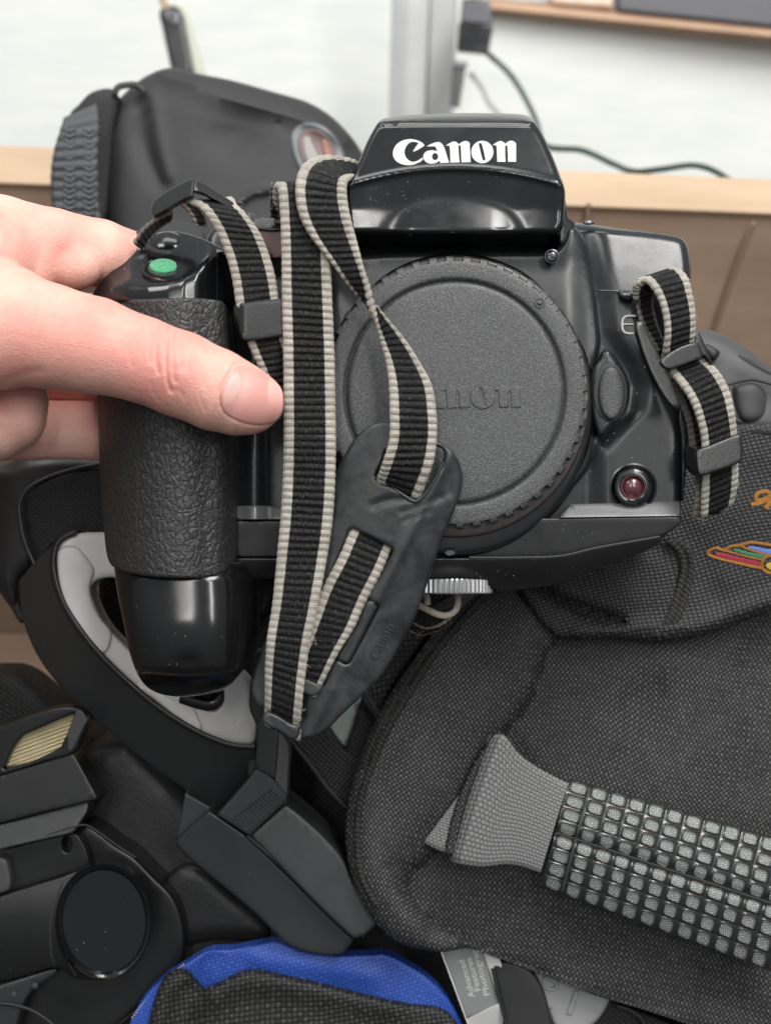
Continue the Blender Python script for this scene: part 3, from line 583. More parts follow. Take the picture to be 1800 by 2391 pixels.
# ribbed tripod-socket wheel under the base
V = []; F = []; n = 26*6
cx, cz, R = 1050, -62, 98
for j, yy in enumerate((1352, 1354, 1384, 1387)):
    for k in range(n):
        a = 2*math.pi*k/n; rr = R*(1 if 0 < j < 3 else .975)+(2.2 if (k % 3) == 0 and 0 < j < 3 else -1.2 if 0 < j < 3 else 0)
        V.append((cx+rr*math.cos(a), yy, cz+rr*math.sin(a)))
for j in range(3):
    for k in range(n): a, b_ = j*n+k, j*n+(k+1) % n; F.append((a, b_, b_+n, a+n))
F += [tuple(range(n)), tuple(range(3*n, 4*n))[::-1]]
V = np.array(V); mk('ribbed_wheel', W(V[:, 0], V[:, 1], V[:, 2]), F, MSILVER, CF, V[:, :2]/100, sharp=25)
# strap lug
tube('strap_lug', [fF((690, 640))[0]+(-4,), fF((700, 660))[0]+(14,), fF((760, 655))[0]+(22,), fF((800, 640))[0]+(14,)], 6.5, MDARKM, CF)
relief('lug_recess', fF((675, 632, 1), (700, 628), (745, 628), (770, 640), (772, 680), (720, 690), (680, 672)), 3, MRUB, CF, r=3, thick=8, res=8)
# hand grip
def grip_z(x, y):
    u = (x-402)/185.; z = -138+275*np.sqrt(np.clip(1-u*u, .0, 1))
    z = np.where(x > 470, z+18*sm((x-470)/60), z)
    return z
relief('leather_grip', [(222, 850, 1), (228, 960), (233, 1100), (243, 1240), (252, 1305), (268, 1326), (330, 1344), (400, 1350), (470, 1350), (520, 1340), (540, 1325), (549, 1308), (552, 1240), (550, 1150), (545, 1000), (538, 860), (529, 716, 1), (520, 704), (480, 697), (420, 695), (330, 698), (222, 698, 1)], grip_z, MLEATHER, CF, r=7, rz=8, thick=120, res=9)
# glossy foot of the grip
def foot_z(x, y):
    cxx = 425+.05*(y-1340); hw = 190-.12*np.maximum(0, y-1400); u = np.clip((x-cxx)/hw, -1, 1)
    z = -150+262*(1-np.abs(u)**3)**.5+.13*(y-1340)-.0014*np.maximum(y-1430, 0)**2
    z = z-(np.clip(y-1555, 0, 99)/45)**2*75
    z = z-9*np.exp(-(((x-440)/30)**2+((y-1552)/22)**2))
    z = np.where(x > 560, np.maximum(z, -10-.25*(x-560)), z)
    return z-8*sm((1350-y)/10)
relief('grip_foot', [(264, 1300, 1), (268, 1340), (277, 1399), (290, 1462), (303, 1525), (322, 1576), (348, 1608), (387, 1624), (441, 1627), (496, 1619), (532, 1605), (556, 1576), (574, 1538), (588, 1500), (625, 1452), (660, 1400), (660, 1300, 1), (600, 1301), (565, 1312), (530, 1310), (400, 1310), (330, 1305)], foot_z, MFOOT, CF, r=10, rz=16, thick=150, res=8, sharp=60)
# shutter housing on top of the grip
def house_z(x, y):
    front = np.interp(x, [219, 260, 300, 345, 390, 430, 460, 485, 505, 560], [30, 66, 92, 110, 119, 119, 110, 84, 52, 20])
    yb = np.interp(x, [219, 252, 295, 336, 380, 420, 462, 496, 540, 600], [682, 672, 671, 671, 665, 655, 634, 600, 575, 570])
    up = 7*np.logaddexp(0, (yb-y)/7)
    dish = 15*np.exp(-(((x-368)/84)**2+((y-626)/32)**2)**2)
    return front-up*1.35-dish
relief('shutter_housing', [(214, 706, 1), (219, 680), (269, 618), (318, 566), (350, 548), (378, 540), (405, 538), (450, 548), (496, 566), (540, 590), (575, 600), (600, 706, 1)], house_z, MGLOSS, CF, r=8, rz=10, thick=100, res=5, sharp=70)
lathe('shutter_button_well', (385, 628, 48), [(56, -6), (55, 2), (50, 3.5), (46, 1.5), (44, -5), (.01, -5)], MGLOSS, CF, seg=64, n=(0, -.87, .5))
tb = lathe('shutter_button', (383, 625, 54), [(40, -6), (39, 1), (34, 3), (.01, 4)], MRUB, CF, seg=48, n=(0, -.87, .5))
lathe('felt_dot', (381, 620, 58), [(32, -3), (31.5, 1.5), (27, 4), (.01, 5)], MFELT, tb, seg=48, n=(0, -.87, .5))
lathe('dial_hub', (390, 572, -22), [(50, -22), (49, 0), (43, 9), (33, 17), (20, 22), (.01, 24)], MGLOSS, CF, seg=48, n=(0, -.8, .6))
lathe('input_dial', (396, 556, -48), [(80, -20), (79, 4), (70, 8), (40, 8), (.01, 8)], MRUB, CF, seg=200, n=(0, -.87, .5), mod=lambda a, r, h: (r+(3 if int(a/(2*math.pi)*50*4) % 4 < 2 and r > 75 else 0), h))
relief('housing_mark', fC((755, 430, 1), (790, 402, 1), (795, 420, 1), (775, 440, 1)), -5, MINK, CF, r=1, thick=3, res=6)
# tiny flecks of dust lying on the shell
V, F = [], []
def specks(n, x0, y0, sx, sy, zf, r0=.35, r1=1.0):
    for i in range(int(n*.55)):
        x, y = random.gauss(x0, sx), random.gauss(y0, sy); z = float(zf(np.array([x]), np.array([y]))[0])+.5; r = random.uniform(r0, r1); b0 = len(V)
        for d in ((1, 0, 0), (-1, 0, 0), (0, 1, 0), (0, -1, 0), (0, 0, 1), (0, 0, -1)):
            q = random.uniform(.6, 1.4); V.append((x+d[0]*r*q, y+d[1]*r*q, z+d[2]*r*.6))
        F.extend([(b0+i_, b0+j_, b0+k_) for i_ in (0, 1) for j_ in (2, 3) for k_ in (4, 5)])
specks(70, 930, 480, 60, 28, prism_z); specks(30, 1080, 440, 110, 40, prism_z, .4, .9); specks(30, 1420, 1110, 110, 60, lambda x, y: shell_z(x, y)+.5, .4, 1)
specks(26, 1350, 1245, 130, 14, lambda x, y: 22+0*x, .4, 1); specks(24, 1250, 1335, 120, 14, bp_z, .4, 1); specks(26, 430, 1480, 70, 60, foot_z, .4, .9); specks(22, 1150, 600, 120, 14, mount_z, .4, .9); specks(16, 1490, 640, 60, 50, shell_z, .4, .8)
V = np.array(V); mk('dust_specks', W(V[:, 0], V[:, 1], V[:, 2]), F, MDIRT, CF, V[:, :2]/100, smooth=False, kind='stuff')
# ------------------------------------------------------------------ neck strap with its buckles and rubber pad
ST = thing('neck_strap', (720, 1000, 60), 'black neck strap with cream ribbed edges looped over the camera and through a rubber pad', 'camera strap')
def pr(f, *rows):
    out = []
    for a, b_, za, zb in rows:
        A, B = f(a)[0], f(b_)[0]; out.append(((A[0], A[1], za), (B[0], B[1], zb)))
    return out
ident = fr(0, 0, 1.0)
# long front band
strap('webbing', pr(ident, ((640, 520), (760, 505), 10, 10), ((636, 460), (757, 450), 60, 60), ((640, 434), (758, 426), 88, 88), ((647, 438), (762, 432), 104, 104), ((653, 488), (764, 484), 118, 118), ((657, 584), (770, 580), 122, 122), ((658, 680), (775, 690), 124, 124),
    ((661, 790), (779, 795), 126, 122), ((662, 944), (783, 944), 132, 126), ((661, 1088), (783, 1092), 140, 132), ((655, 1208), (776, 1215), 148, 140), ((646, 1305), (762, 1308), 152, 146), ((635, 1416), (740, 1425), 152, 150), ((624, 1488), (724, 1500), 148, 148), ((619, 1560), (711, 1590), 138, 142), ((618, 1640), (703, 1675), 118, 128), ((617, 1690), (702, 1730), 80, 90)), MWEB, ST, pitch=17, amp=4.6, ampf=lambda t: 1-.45*sm((t-.62)/.2))
# twisting band from behind the prism to the pad
strap('webbing', pr(fD, ((478, 440), (490, 372), 40, 20), ((462, 452), (430, 352), 80, 56), ((449, 462), (300, 342), 110, 90), ((438, 474), (222, 384), 134, 118), ((436, 500), (192, 450), 142, 136), ((442, 570), (190, 560), 146, 140), ((458, 650), (214, 650), 148, 142), ((482, 740), (266, 742), 150, 140), ((505, 830), (345, 840), 152, 134), ((528, 915), (412, 925), 154, 126),
    ((545, 985), (468, 985), 150, 112), ((556, 1060), (520, 1030), 142, 112), ((570, 1125), (585, 1085), 136, 118), ((588, 1200), (668, 1170), 134, 124), ((604, 1262), (735, 1255), 136, 128), ((626, 1345), (795, 1350), 142, 130), ((640, 1450), (848, 1452), 150, 132), ((645, 1590), (872, 1602), 158, 136), ((642, 1720), (872, 1720), 160, 138), ((610, 1830), (856, 1830), 150, 140), ((582, 1905), (800, 1985), 118, 118), ((570, 1940), (780, 2030), 88, 90)), MWEB, ST, pitch=17, amp=4.4, cross=20, wob=1)
# band seen through the window of the pad
strap('webbing', pr(fH, ((760, 60), (1040, 180), 98, 92), ((742, 105), (1012, 225), 100, 94), ((672, 270), (948, 370), 108, 100), ((565, 480), (845, 570), 116, 106), ((490, 690), (765, 745), 120, 110), ((425, 890), (665, 905), 122, 112), ((380, 1060), (560, 1110), 118, 110), ((350, 1150), (520, 1190), 112, 104)), MWEB, ST, pitch=17, amp=3.2)
# left band on the shutter side
strap('webbing', pr(fC, ((1010, 190), (1300, 150), 66, 40), ((1035, 168), (1320, 196), 92, 62), ((1110, 200), (1375, 250), 106, 84), ((1185, 300), (1440, 335), 112, 96), ((1250, 450), (1490, 450), 112, 100), ((1290, 600), (1530, 590), 110, 102), ((1315, 760), (1550, 720), 112, 104), ((1370, 940), (1585, 900), 104, 98), ((1440, 1100), (1640, 1070), 98, 90), ((1500, 1230), (1690, 1200), 90, 84)), MWEB, ST, pitch=16, amp=4)
strap('webbing', pr(fC, ((1000, 175), (1080, 190), 96, 84), ((1030, 205), (1105, 215), 98, 86), ((1065, 255), (1140, 262), 96, 84), ((1085, 300), (1150, 312), 92, 82)), MWEBB, ST, pitch=14, amp=3, stripe=False)
strap('webbing', pr(fC, ((960, 215), (955, 270), 60, 50), ((890, 245), (900, 310), 56, 44), ((800, 305), (840, 380), 40, 28), ((740, 390), (800, 430), 24, 10)), MWEBB, ST, pitch=15, amp=4, stripe=False)
strap('webbing', pr(fC, ((1505, 60), (1560, 75), 70, 70), ((1498, 150), (1545, 160), 50, 50), ((1500, 250), (1560, 262), 30, 30)), MWEBB, ST, pitch=15, amp=3, stripe=False)
def plate(name, pts, zf, m_, r=4, thick=16, res=9, holes=()): return relief(name, pts, zf, m_, ST, r=r, rz=r, thick=thick, res=res, holes=holes)
bk = plate('corner_buckle', fC((838, 205), (848, 172), (880, 140), (960, 90), (1040, 50), (1078, 40, 1), (1070, 128, 1), (1000, 165), (920, 212), (852, 246), (840, 232)), plane((352, 490, 70), (452, 420, 110), (450, 455, 128)), MBUCK, r=4, thick=22)
relief('buckle_wing', fC((1078, 40, 1), (1130, 62), (1200, 108), (1280, 160), (1312, 190), (1290, 202), (1200, 160), (1130, 120), (1076, 104, 1)), plane((452, 420, 110), (550, 478, 70), (452, 440, 122)), MBUCK, bk, r=4, thick=26, res=8)
plate('strap_keeper', fC((1296, 750), (1320, 736), (1400, 722), (1560, 704), (1590, 700), (1605, 905), (1560, 918), (1370, 942), (1345, 932), (1318, 850)), lambda x, y: 128-.10*(x-560)-14*sm((568-x)/18), MBUCK, r=6, thick=34)
# right side: upper loop, ladder buckle, lower loop, keeper, end
strap('webbing', pr(fF, ((790, 672), (905, 640), 20, 6), ((790, 740), (900, 700), 18, 8), ((820, 850), (920, 820), 22, 10), ((880, 950), (960, 940), 30, 20), ((930, 1030), (1000, 1030), 36, 30)), MWEBB, ST, pitch=15, amp=3.6, cross=12)
strap('webbing', pr(fF, ((772, 690), (900, 640), 30, 12), ((766, 635), (960, 560), 44, 22), ((782, 590), (1030, 500), 62, 40), ((840, 572), (1085, 505), 76, 56), ((890, 620), (1128, 560), 88, 70), ((935, 700), (1150, 650), 94, 78), ((962, 800), (1168, 745), 96, 80), ((972, 900), (1172, 840), 92, 78), ((962, 1000), (1168, 925), 80, 70), ((950, 1070), (1160, 980), 60, 52)), MWEB, ST, pitch=15, amp=4)
strap('webbing', pr(fF, ((1010, 1180), (1200, 1110), 20, 10), ((1060, 1330), (1240, 1260), 18, 6), ((1110, 1480), (1290, 1420), 16, 4), ((1135, 1640), (1330, 1600), 14, 4), ((1160, 1800), (1360, 1780), 10, 2), ((1170, 1960), (1380, 1930), 4, -4), ((1150, 2100), (1370, 2060), -4, -12)), MWEBB, ST, pitch=15, amp=3.4)
strap('webbing', pr(fF, ((970, 1130), (1220, 1040), 44, 30), ((1005, 1170), (1245, 1085), 62, 46), ((1060, 1235), (1300, 1130), 76, 60), ((1115, 1310), (1352, 1200), 84, 70), ((1155, 1390), (1395, 1290), 88, 74), ((1185, 1480), (1420, 1400), 86, 74), ((1205, 1570), (1432, 1480), 82, 70), ((1212, 1650), (1440, 1560), 76, 66), ((1215, 1780), (1446, 1700), 66, 58), ((1212, 1900), (1448, 1800), 56, 48), ((1208, 2000), (1440, 1900), 44, 36), ((1205, 2095), (1415, 2010), 30, 20)), MWEB, ST, pitch=15, amp=4)
lb = plate('ladder_buckle', fF((788, 835), (828, 832), (880, 930), (950, 1070, 1), (1080, 1010), (1168, 962, 1), (1172, 905), (1196, 905), (1240, 1000), (1282, 1110), (1262, 1104, 1), (1225, 1050), (1100, 1090), (990, 1148, 1), (1040, 1280), (1072, 1392), (1030, 1385), (960, 1300), (880, 1150), (810, 960)), plane((1500, 760, 92), (1650, 800, 70), (1580, 950, 88)), MBUCK, r=4, thick=24, res=8)
relief('cross_bar', fF((945, 1072), (1168, 966), (1222, 1050), (1200, 1072), (1000, 1140), (960, 1120)), plane((1500, 760, 98), (1650, 800, 76), (1580, 950, 98)), MBUCK, lb, r=5, rz=5, thick=20, res=8)
plate('strap_keeper', fF((1180, 1668), (1240, 1640), (1400, 1575), (1452, 1558), (1468, 1572), (1476, 1700), (1466, 1735), (1330, 1790), (1215, 1826), (1192, 1818), (1178, 1740)), plane((1620, 1060, 106), (1730, 1020, 92), (1640, 1110, 106)), MBUCK, r=5, thick=46)
plate('keeper_side', fF((1116, 1640), (1140, 1640), (1184, 1664), (1196, 1822), (1150, 1795), (1122, 1760)), plane((1630, 1060, 98), (1604, 1050, 50), (1632, 1110, 98)), MBUCK, r=4, thick=30)
# rest of the strap end below the camera: small loop in front of the bag
strap('webbing', pr(fH, ((1150, 700), (1120, 760), -120, -120), ((1230, 735), (1200, 790), -115, -120), ((1310, 720), (1290, 760), -110, -116), ((1400, 660), (1400, 690), -110, -116)), MWEBB, ST, pitch=15, amp=3, stripe=False)
strap('webbing', pr(fH, ((1180, 590), (1130, 740), -130, -170), ((1260, 640), (1230, 770), -124, -165), ((1350, 655), (1320, 750), -120, -160), ((1420, 610), (1400, 680), -120, -150)), mat('black_webbing', (.012, .012, .012, 1), .7)[0], ST, pitch=12, amp=2, stripe=False)
tube('edge_cord', [fH(p)[0]+(z,) for p, z in (((1180, 588), -112), ((1250, 625), -104), ((1320, 655), -100), ((1380, 655), -102), ((1428, 620), -108), ((1440, 570), -120), ((1435, 520), -140))], 8, mottled('cream_cord', (.5, .46, .38, 1), (.35, .32, .26, 1), 900, .7), ST)
tube('edge_cord', [fH(p)[0]+(z,) for p, z in (((1232, 520), -120), ((1240, 550), -112), ((1242, 590), -112))], 8, mottled('cream_cord', (.5, .46, .38, 1), (.35, .32, .26, 1), 900, .7), ST)
# rubber pad (eyepiece cover)
def pad_z(x, y):
    # long axis from (985, 1000) to (650, 1700)
    ax, ay = (650-985)/776., (1700-1000)/776.; s_ = (x-985)*ax+(y-1000)*ay; c_ = -(x-985)*ay+(y-1000)*ax  # c_ grows to the left
    z = 112+12*np.cos(s_/776*math.pi)-.00105*(c_+10)**2
    z = z+5*np.exp(-((c_+88-s_*.02)/10)**2)
    z = z-crease(x, y, [(873, 1180), (905, 1168), (960, 1166)], 8, 4)-crease(x, y, [(940, 1195), (985, 1180), (1030, 1160)], 7, 4)-crease(x, y, [(945, 1215), (1000, 1195)], 7, 3)
    z = z-crease(x, y, [(1015, 1060), (1040, 1100), (1048, 1150)], 9, 4)
    return z
padpts = [(898, 984), (930, 990), (1018, 1028), (1052, 1050), (1074, 1085), (1080, 1127), (1064, 1184), (1040, 1240), (1018, 1301), (993, 1377), (964, 1452), (928, 1517), (890, 1578), (845, 1625), (800, 1668), (764, 1704), (730, 1722), (690, 1728, 1), (693, 1700, 1), (712, 1672, 1), (700, 1600), (640, 1660, 1), (610, 1655), (592, 1630), (588, 1600), (604, 1540), (640, 1440), (690, 1330), (740, 1230), (766, 1180), (782, 1107), (806, 1060), (832, 1020), (866, 992)]
slot = [fE(p)[0]+tuple(p[2:]) for p in ((640, 520), (870, 505), (905, 520), (905, 570), (850, 680), (800, 748, 1), (768, 765), (700, 725), (640, 690), (590, 668), (575, 645, 1), (610, 585))]
win = [fH(p)[0] for p in ((745, 100), (780, 105), (1000, 215), (1018, 240), (990, 300), (930, 420), (860, 545), (925, 592), (920, 620), (740, 960), (715, 975), (655, 950), (600, 1050), (550, 1122), (440, 1070), (470, 900), (480, 800), (500, 700), (560, 560), (650, 320), (715, 160))]
relief('rubber_pad', padpts, pad_z, MPAD, ST, r=9, rz=8, thick=16, res=8, holes=[slot, win], step=9)
lp = curve(win, 8)
relief('pad_tab', fH((862, 556), (918, 590), (910, 625), (740, 955), (715, 968), (660, 942), (700, 850), (800, 680)), lambda x, y: pad_z(x, y)+1, MPAD, ST, r=7, rz=7, thick=14, res=7)
relief('pad_tongue', fH((175, 1325), (205, 1278, 1), (290, 1320), (395, 1372), (440, 1312, 1), (425, 1370), (385, 1462), (300, 1420), (190, 1360)), lambda x, y: 142-.0*x, MPAD, ST, r=5, rz=6, thick=40, res=7)
relief('pad_lip', fH((440, 1062, 1), (500, 1090), (552, 1112, 1), (560, 1140), (500, 1180), (430, 1150)), lambda x, y: 130+0*x, MPAD, ST, r=5, thick=24, res=7)
tube('slot_rim', [tuple(p)+(118,) for p in [fE(q)[0] for q in ((578, 655), (600, 680), (650, 700), (710, 740), (765, 772), (795, 758), (850, 690), (905, 580))]], 4.5, MPAD, ST)
def padfn(p):
    u, v = (p[0]-838)*.0685, (p[1]-250)*.085; return (893+.53*u+.85*v, 1500-.85*u+.53*v)+tuple(p[2:])
lettering(padfn, lambda x, y: pad_z(x, y)+1.4, MRUB, ST, .8, .8, 3, 'pressed_letter', ['C', 'a', 'n', 'o', 'n2'], res=5, step=2)
# loose fibres along the frayed edges
V, F, UV = [], [], []
def fuzz(x, y, z, n, spread, ln):
    for i in range(n):
        a = random.uniform(0, 6.28); p = np.array([x+random.gauss(0, spread), y+random.gauss(0, spread*1.6), z+random.uniform(-4, 6)]); c = random.uniform(-.8, .8); P = [p]
        for k in range(5): a += c+random.uniform(-.3, .3); P.append(P[-1]+np.array([math.cos(a), math.sin(a), random.uniform(-.4, .5)])*ln/5)
        add_tube(V, F, UV, P, .28, 3, 5)
for x, y, z, n in ((642, 432, 95, 16), (640, 470, 80, 8), (1616, 700, 78, 10), (1622, 745, 78, 14), (1606, 655, 74, 8), (1722, 1130, 40, 18), (1716, 980, 70, 8), (1690, 1000, 76, 5), (730, 1500, 150, 16), (715, 1560, 146, 14), (705, 1650, 132, 10), (565, 470, 70, 10), (585, 500, 80, 8), (700, 1090, 140, 4), (735, 1440, 150, 12), (780, 1500, 120, 8), (1640, 1208, 30, 14), (470, 520, 92, 8), (980, 1480, -110, 5), (620, 520, 110, 5), (752, 460, 130, 8), (1690, 900, 80, 6)):
    fuzz(x, y, z, max(3, n//2), 2.5, 11)
V = np.array(V); mk('loose_fibres', W(V[:, 0], V[:, 1], V[:, 2]), F, MFIB, ST, UV, kind='stuff', sharp=0)
# ------------------------------------------------------------------ the hand: one continuous surface grown from joints
import openvdb
def cap_chain(P, pts, k=None, ez=1.0):
    d = None
    for (a, b_) in zip(pts[:-1], pts[1:]):
        A, B = np.array(a[:3], np.float32), np.array(b_[:3], np.float32); AB = B-A
        t = np.clip(((P-A)@AB)/AB.dot(AB), 0, 1); v = P-A-t[..., None]*AB; v[..., 2] /= ez
        q = np.sqrt((v**2).sum(-1))-(a[3]+(b_[3]-a[3])*t)
        d = q if d is None else smin(d, q, 10)
    return d
def smin(a, b_, k):
    h = np.clip(.5+.5*(b_-a)/k, 0, 1); return b_*(1-h)+a*h-k*h*(1-h)
def ell(P, c, r):
    q = (P-np.array(c, np.float32))/np.array(r, np.float32); k = np.sqrt((q**2).sum(-1)); return (k-1)*min(r)
THUMB = [(-170, 735, 120, 175), (0, 762, 150, 148), (105, 782, 166, 122), (219, 806, 178, 112), (328, 838, 188, 99), (420, 873, 196, 99), (504, 910, 196, 95), (556, 930, 190, 86), (584, 938, 184, 75)]
def hand_sdf(P):
    d = cap_chain(P, THUMB, ez=.85)
    web = cap_chain(P, [(-190, 560, 60, 150), (-40, 600, 20, 130), (60, 625, -10, 90)])
    index = cap_chain(P, [(-180, 520, 10, 105), (0, 548, 0, 92), (120, 566, -20, 80), (230, 590, -50, 78), (330, 622, -110, 74), (400, 650, -170, 70), (380, 680, -240, 66)])
    pad_ = ell(P, (172, 618, 8), (72, 60, 56))
    d2 = smin(index, web, 30); d2 = smin(d2, pad_, 7)
    d = smin(d, d2, 14)
    palm = cap_chain(P, [(-230, 760, -40, 190), (-120, 900, -60, 140), (-60, 960, -60, 110)]); d = smin(d, palm, 30)
    mid = cap_chain(P, [(-120, 720, -150, 80), (60, 740, -180, 74), (240, 760, -210, 72), (360, 770, -220, 68)])
    ring = cap_chain(P, [(-120, 860, -120, 78), (60, 868, -140, 70), (240, 870, -170, 68), (350, 872, -190, 64)])
    heel = cap_chain(P, [(-120, 985, -10, 96), (-10, 990, 0, 84), (35, 975, 2, 72), (45, 935, 0, 70)])
    pinky = cap_chain(P, [(-80, 1010, -110, 70), (80, 1002, -125, 70), (230, 1006, -145, 68), (330, 1006, -165, 62)])
    f = smin(smin(mid, ring, 8), pinky, 7); f = smin(f, palm, 22); d = smin(d, f, 8); d = smin(d, heel, 8)
    return d
hh = 4.2; lo = np.array([-120., 400., -330.]); hi = np.array([690., 1110., 360.]); n3 = ((hi-lo)/hh).astype(int)+1
xs = [lo[i]+np.arange(n3[i])*hh for i in range(3)]
D = np.empty(n3, np.float32)
for i0 in range(0, n3[0], 24):
    G3 = np.stack(np.meshgrid(xs[0][i0:i0+24], xs[1], xs[2], indexing='ij'), -1).astype(np.float32); D[i0:i0+24] = hand_sdf(G3)
D = np.clip(D, -4*hh, 4*hh); D[0] = np.maximum(D[0], 1)      # closed at the wrist side, outside the picture
D[-1] = 4*hh; D[:, 0] = np.maximum(D[:, 0], 1); D[:, -1] = np.maximum(D[:, -1], 1); D[:, :, 0] = np.maximum(D[:, :, 0], 1); D[:, :, -1] = np.maximum(D[:, :, -1], 1)
gr = openvdb.FloatGrid(4*hh); gr.copyFromArray(D); vp, qd = gr.convertToQuads(isovalue=0.0)
vp = np.array(vp, float)*hh+lo; qd = np.array(qd)
# skin folds at the thumb joint, the crease behind the web and small wrinkles, cut into the surface
fr_ = vp[:, 2] > 60
def groove(pts, wd, dp):
    m_ = fr_; vp[m_, 2] -= crease(vp[m_, 0], vp[m_, 1], pts, wd, dp)
for q, wd, dp in (([(895, 850), (870, 940), (865, 1040), (880, 1120)], 4, 5), ([(945, 870), (925, 950), (920, 1040), (930, 1150), (950, 1220)], 4, 5.5), ([(985, 900), (965, 990), (960, 1080), (975, 1170)], 4, 4.5), ([(1010, 930), (1000, 1010), (1010, 1090)], 4, 3.6), ([(840, 900), (830, 980), (835, 1060)], 4, 3.6), ([(720, 880), (715, 980), (730, 1080)], 6, 1.6), ([(780, 1285), (830, 1320), (900, 1400)], 6, 4), ([(1300, 1070), (1380, 1060), (1470, 1105)], 4, 1.6), ([(20, 1180), (120, 1130), (220, 1110)], 12, 3)):
    groove(fC(*q), wd, dp)
for i in range(34):                                        # faint short skin lines over the joint and the tip
    x0, y0 = random.uniform(280, 500), random.uniform(770, 960); a_ = random.gauss(1.45, .35); l_ = random.uniform(14, 46)
    groove([(x0, y0), (x0+l_*.5*math.cos(a_)+random.uniform(-3, 3), y0+l_*.5*math.sin(a_)), (x0+l_*math.cos(a_), y0+l_*math.sin(a_))], 3.2, random.uniform(.8, 2.0))
NQ = fC((1232, 1300), (1222, 1225), (1258, 1148), (1298, 1082), (1330, 1068), (1400, 1084), (1482, 1122), (1545, 1168)); groove(NQ, 3.5, 4)
groove(fC((1232, 1300), (1250, 1340), (1290, 1370), (1370, 1402), (1450, 1411), (1520, 1400)), 3.5, 4)
m_ = fr_; vp[m_, 2] += crease(vp[m_, 0], vp[m_, 1], fC((960, 880), (945, 1000), (955, 1120)), 34, 5)
PN = thing('person', (60, 800, 60), 'bare hand reaching in from the left, thumb pressed across the camera grip', 'hand')
HM = mk('hand', W(vp[:, 0], vp[:, 1], vp[:, 2]), qd, MSKIN, PN, vp[:, :2]/100, sharp=0)
sm_ = HM.modifiers.new('smooth', 'SMOOTH'); sm_.factor = .5; sm_.iterations = 1
# nail
def thumb_top(x, y):
    x = np.asarray(x, np.float32); z = np.full(x.shape, 330., np.float32)
    for _ in range(40):
        P = np.stack([x, y.astype(np.float32), z], -1); z = z-np.clip(cap_chain(P, THUMB, ez=.85), -20, 60)*.9
    return z
NAILP = fC((1232, 1300), (1226, 1225), (1262, 1150), (1300, 1088), (1330, 1075), (1400, 1090), (1480, 1128), (1535, 1170), (1566, 1220), (1572, 1290), (1560, 1350), (1520, 1392), (1450, 1404), (1370, 1396), (1290, 1365), (1250, 1335))
def nail_z(x, y):
    z = thumb_top(np.minimum(x, 628), y); return np.maximum(z, 190)+1.6
NL = relief('thumbnail', NAILP, nail_z, MNAIL, HM, r=3.5, rz=2.0, thick=12, res=6)
relief('lunula', fC((1238, 1290), (1234, 1230), (1262, 1165), (1300, 1110), (1340, 1130), (1345, 1190), (1320, 1250), (1275, 1300)), lambda x, y: nail_z(x, y)+.3, MNAILW, NL, r=14, rz=.9, thick=2, res=7)
# ------------------------------------------------------------------ large camera bag on the right
BG = thing('camera_bag', (1350, 1800, -380), 'large charcoal nylon camera bag with a rubber gridded handle and stitched emblem, lower right', 'camera bag')
CR1 = [(1294, 1478), (1262, 1530), (1228, 1625), (1165, 1712), (1110, 1790), (1060, 1900), (1000, 1990), (940, 2045), (950, 2100), (1000, 2158), (1070, 2196)]
INNER = curve(CR1+[(1200, 2260), (1500, 2360), (1900, 2500, 1), (1900, 1300, 1), (1320, 1300, 1)], 14)
def wrinkle(x, y, amp, seed=3):
    r_ = np.random.default_rng(seed); z = 0*x
    for k in range(9):
        a = r_.uniform(0, 6.28); f = r_.uniform(.006, .022); w_ = 60*np.sin(x*.005+k)+50*np.cos(y*.006-k*2)
        z = z+(1-np.abs(np.sin((x*math.cos(a)+y*math.sin(a)+w_)*f+k)))**2*r_.uniform(.3, 1)*.008/f
    return z*amp
def bag_z(x, y):
    z = -360-.02*(x-1300)+18*np.sin((x-900)/260.)*np.cos((y-1500)/330.)
    Q = np.stack([np.ravel(x), np.ravel(y)], 1); dq = segdist(Q, [INNER]).reshape(np.shape(x)); z = z+np.where(inside(Q, INNER).reshape(np.shape(x)), 1, 0)*(-sm(dq/16)*62+sm(dq/260)*60)+wrinkle(x, y, 6)+crease(x, y, [(1240, 1440), (1150, 1600), (1060, 1740), (980, 1880), (900, 2000), (890, 2100), (960, 2180)], 60, 22)
    z = z-crease(x, y, CR1, 10, 8)+crease(x, y, [(1350, 1520), (1300, 1640), (1240, 1740)], 40, 9)
    z = z-crease(x, y, [(1230, 1380), (1297, 1400), (1369, 1430), (1449, 1460)], 16, 34)
    z = z+crease(x, y, [(960, 1620), (880, 1790), (860, 1900), (880, 2040), (960, 2140)], 40, 24)
    z = z-crease(x, y, [(935, 2030), (960, 2100), (1010, 2165), (1080, 2210)], 22, 18)
    z = z+16*np.exp(-(((x-1560)/120)**2+((y-1570)/60)**2))-crease(x, y, [(1500, 1620), (1640, 1560), (1800, 1530)], 60, 12)
    z = z-crease(x, y, [(1040, 1980), (1250, 2130), (1500, 2260), (1800, 2380)], 60, 10)
    return z
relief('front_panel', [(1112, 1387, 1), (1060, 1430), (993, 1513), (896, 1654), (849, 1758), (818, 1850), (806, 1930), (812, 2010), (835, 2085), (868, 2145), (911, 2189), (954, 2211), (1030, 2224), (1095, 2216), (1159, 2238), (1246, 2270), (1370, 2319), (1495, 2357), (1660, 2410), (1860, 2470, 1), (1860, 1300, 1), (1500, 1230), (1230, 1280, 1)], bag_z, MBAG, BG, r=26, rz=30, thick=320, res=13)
tube('piping', [(x, y, float(bag_z(np.array([x]), np.array([y]))[0])+4) for x, y in ((1158, 1368), (1110, 1415), (1018, 1524), (955, 1620), (905, 1704), (868, 1790), (842, 1870), (835, 1960), (846, 2050), (880, 2115))], 8, MBAGB, BG, seg=8)
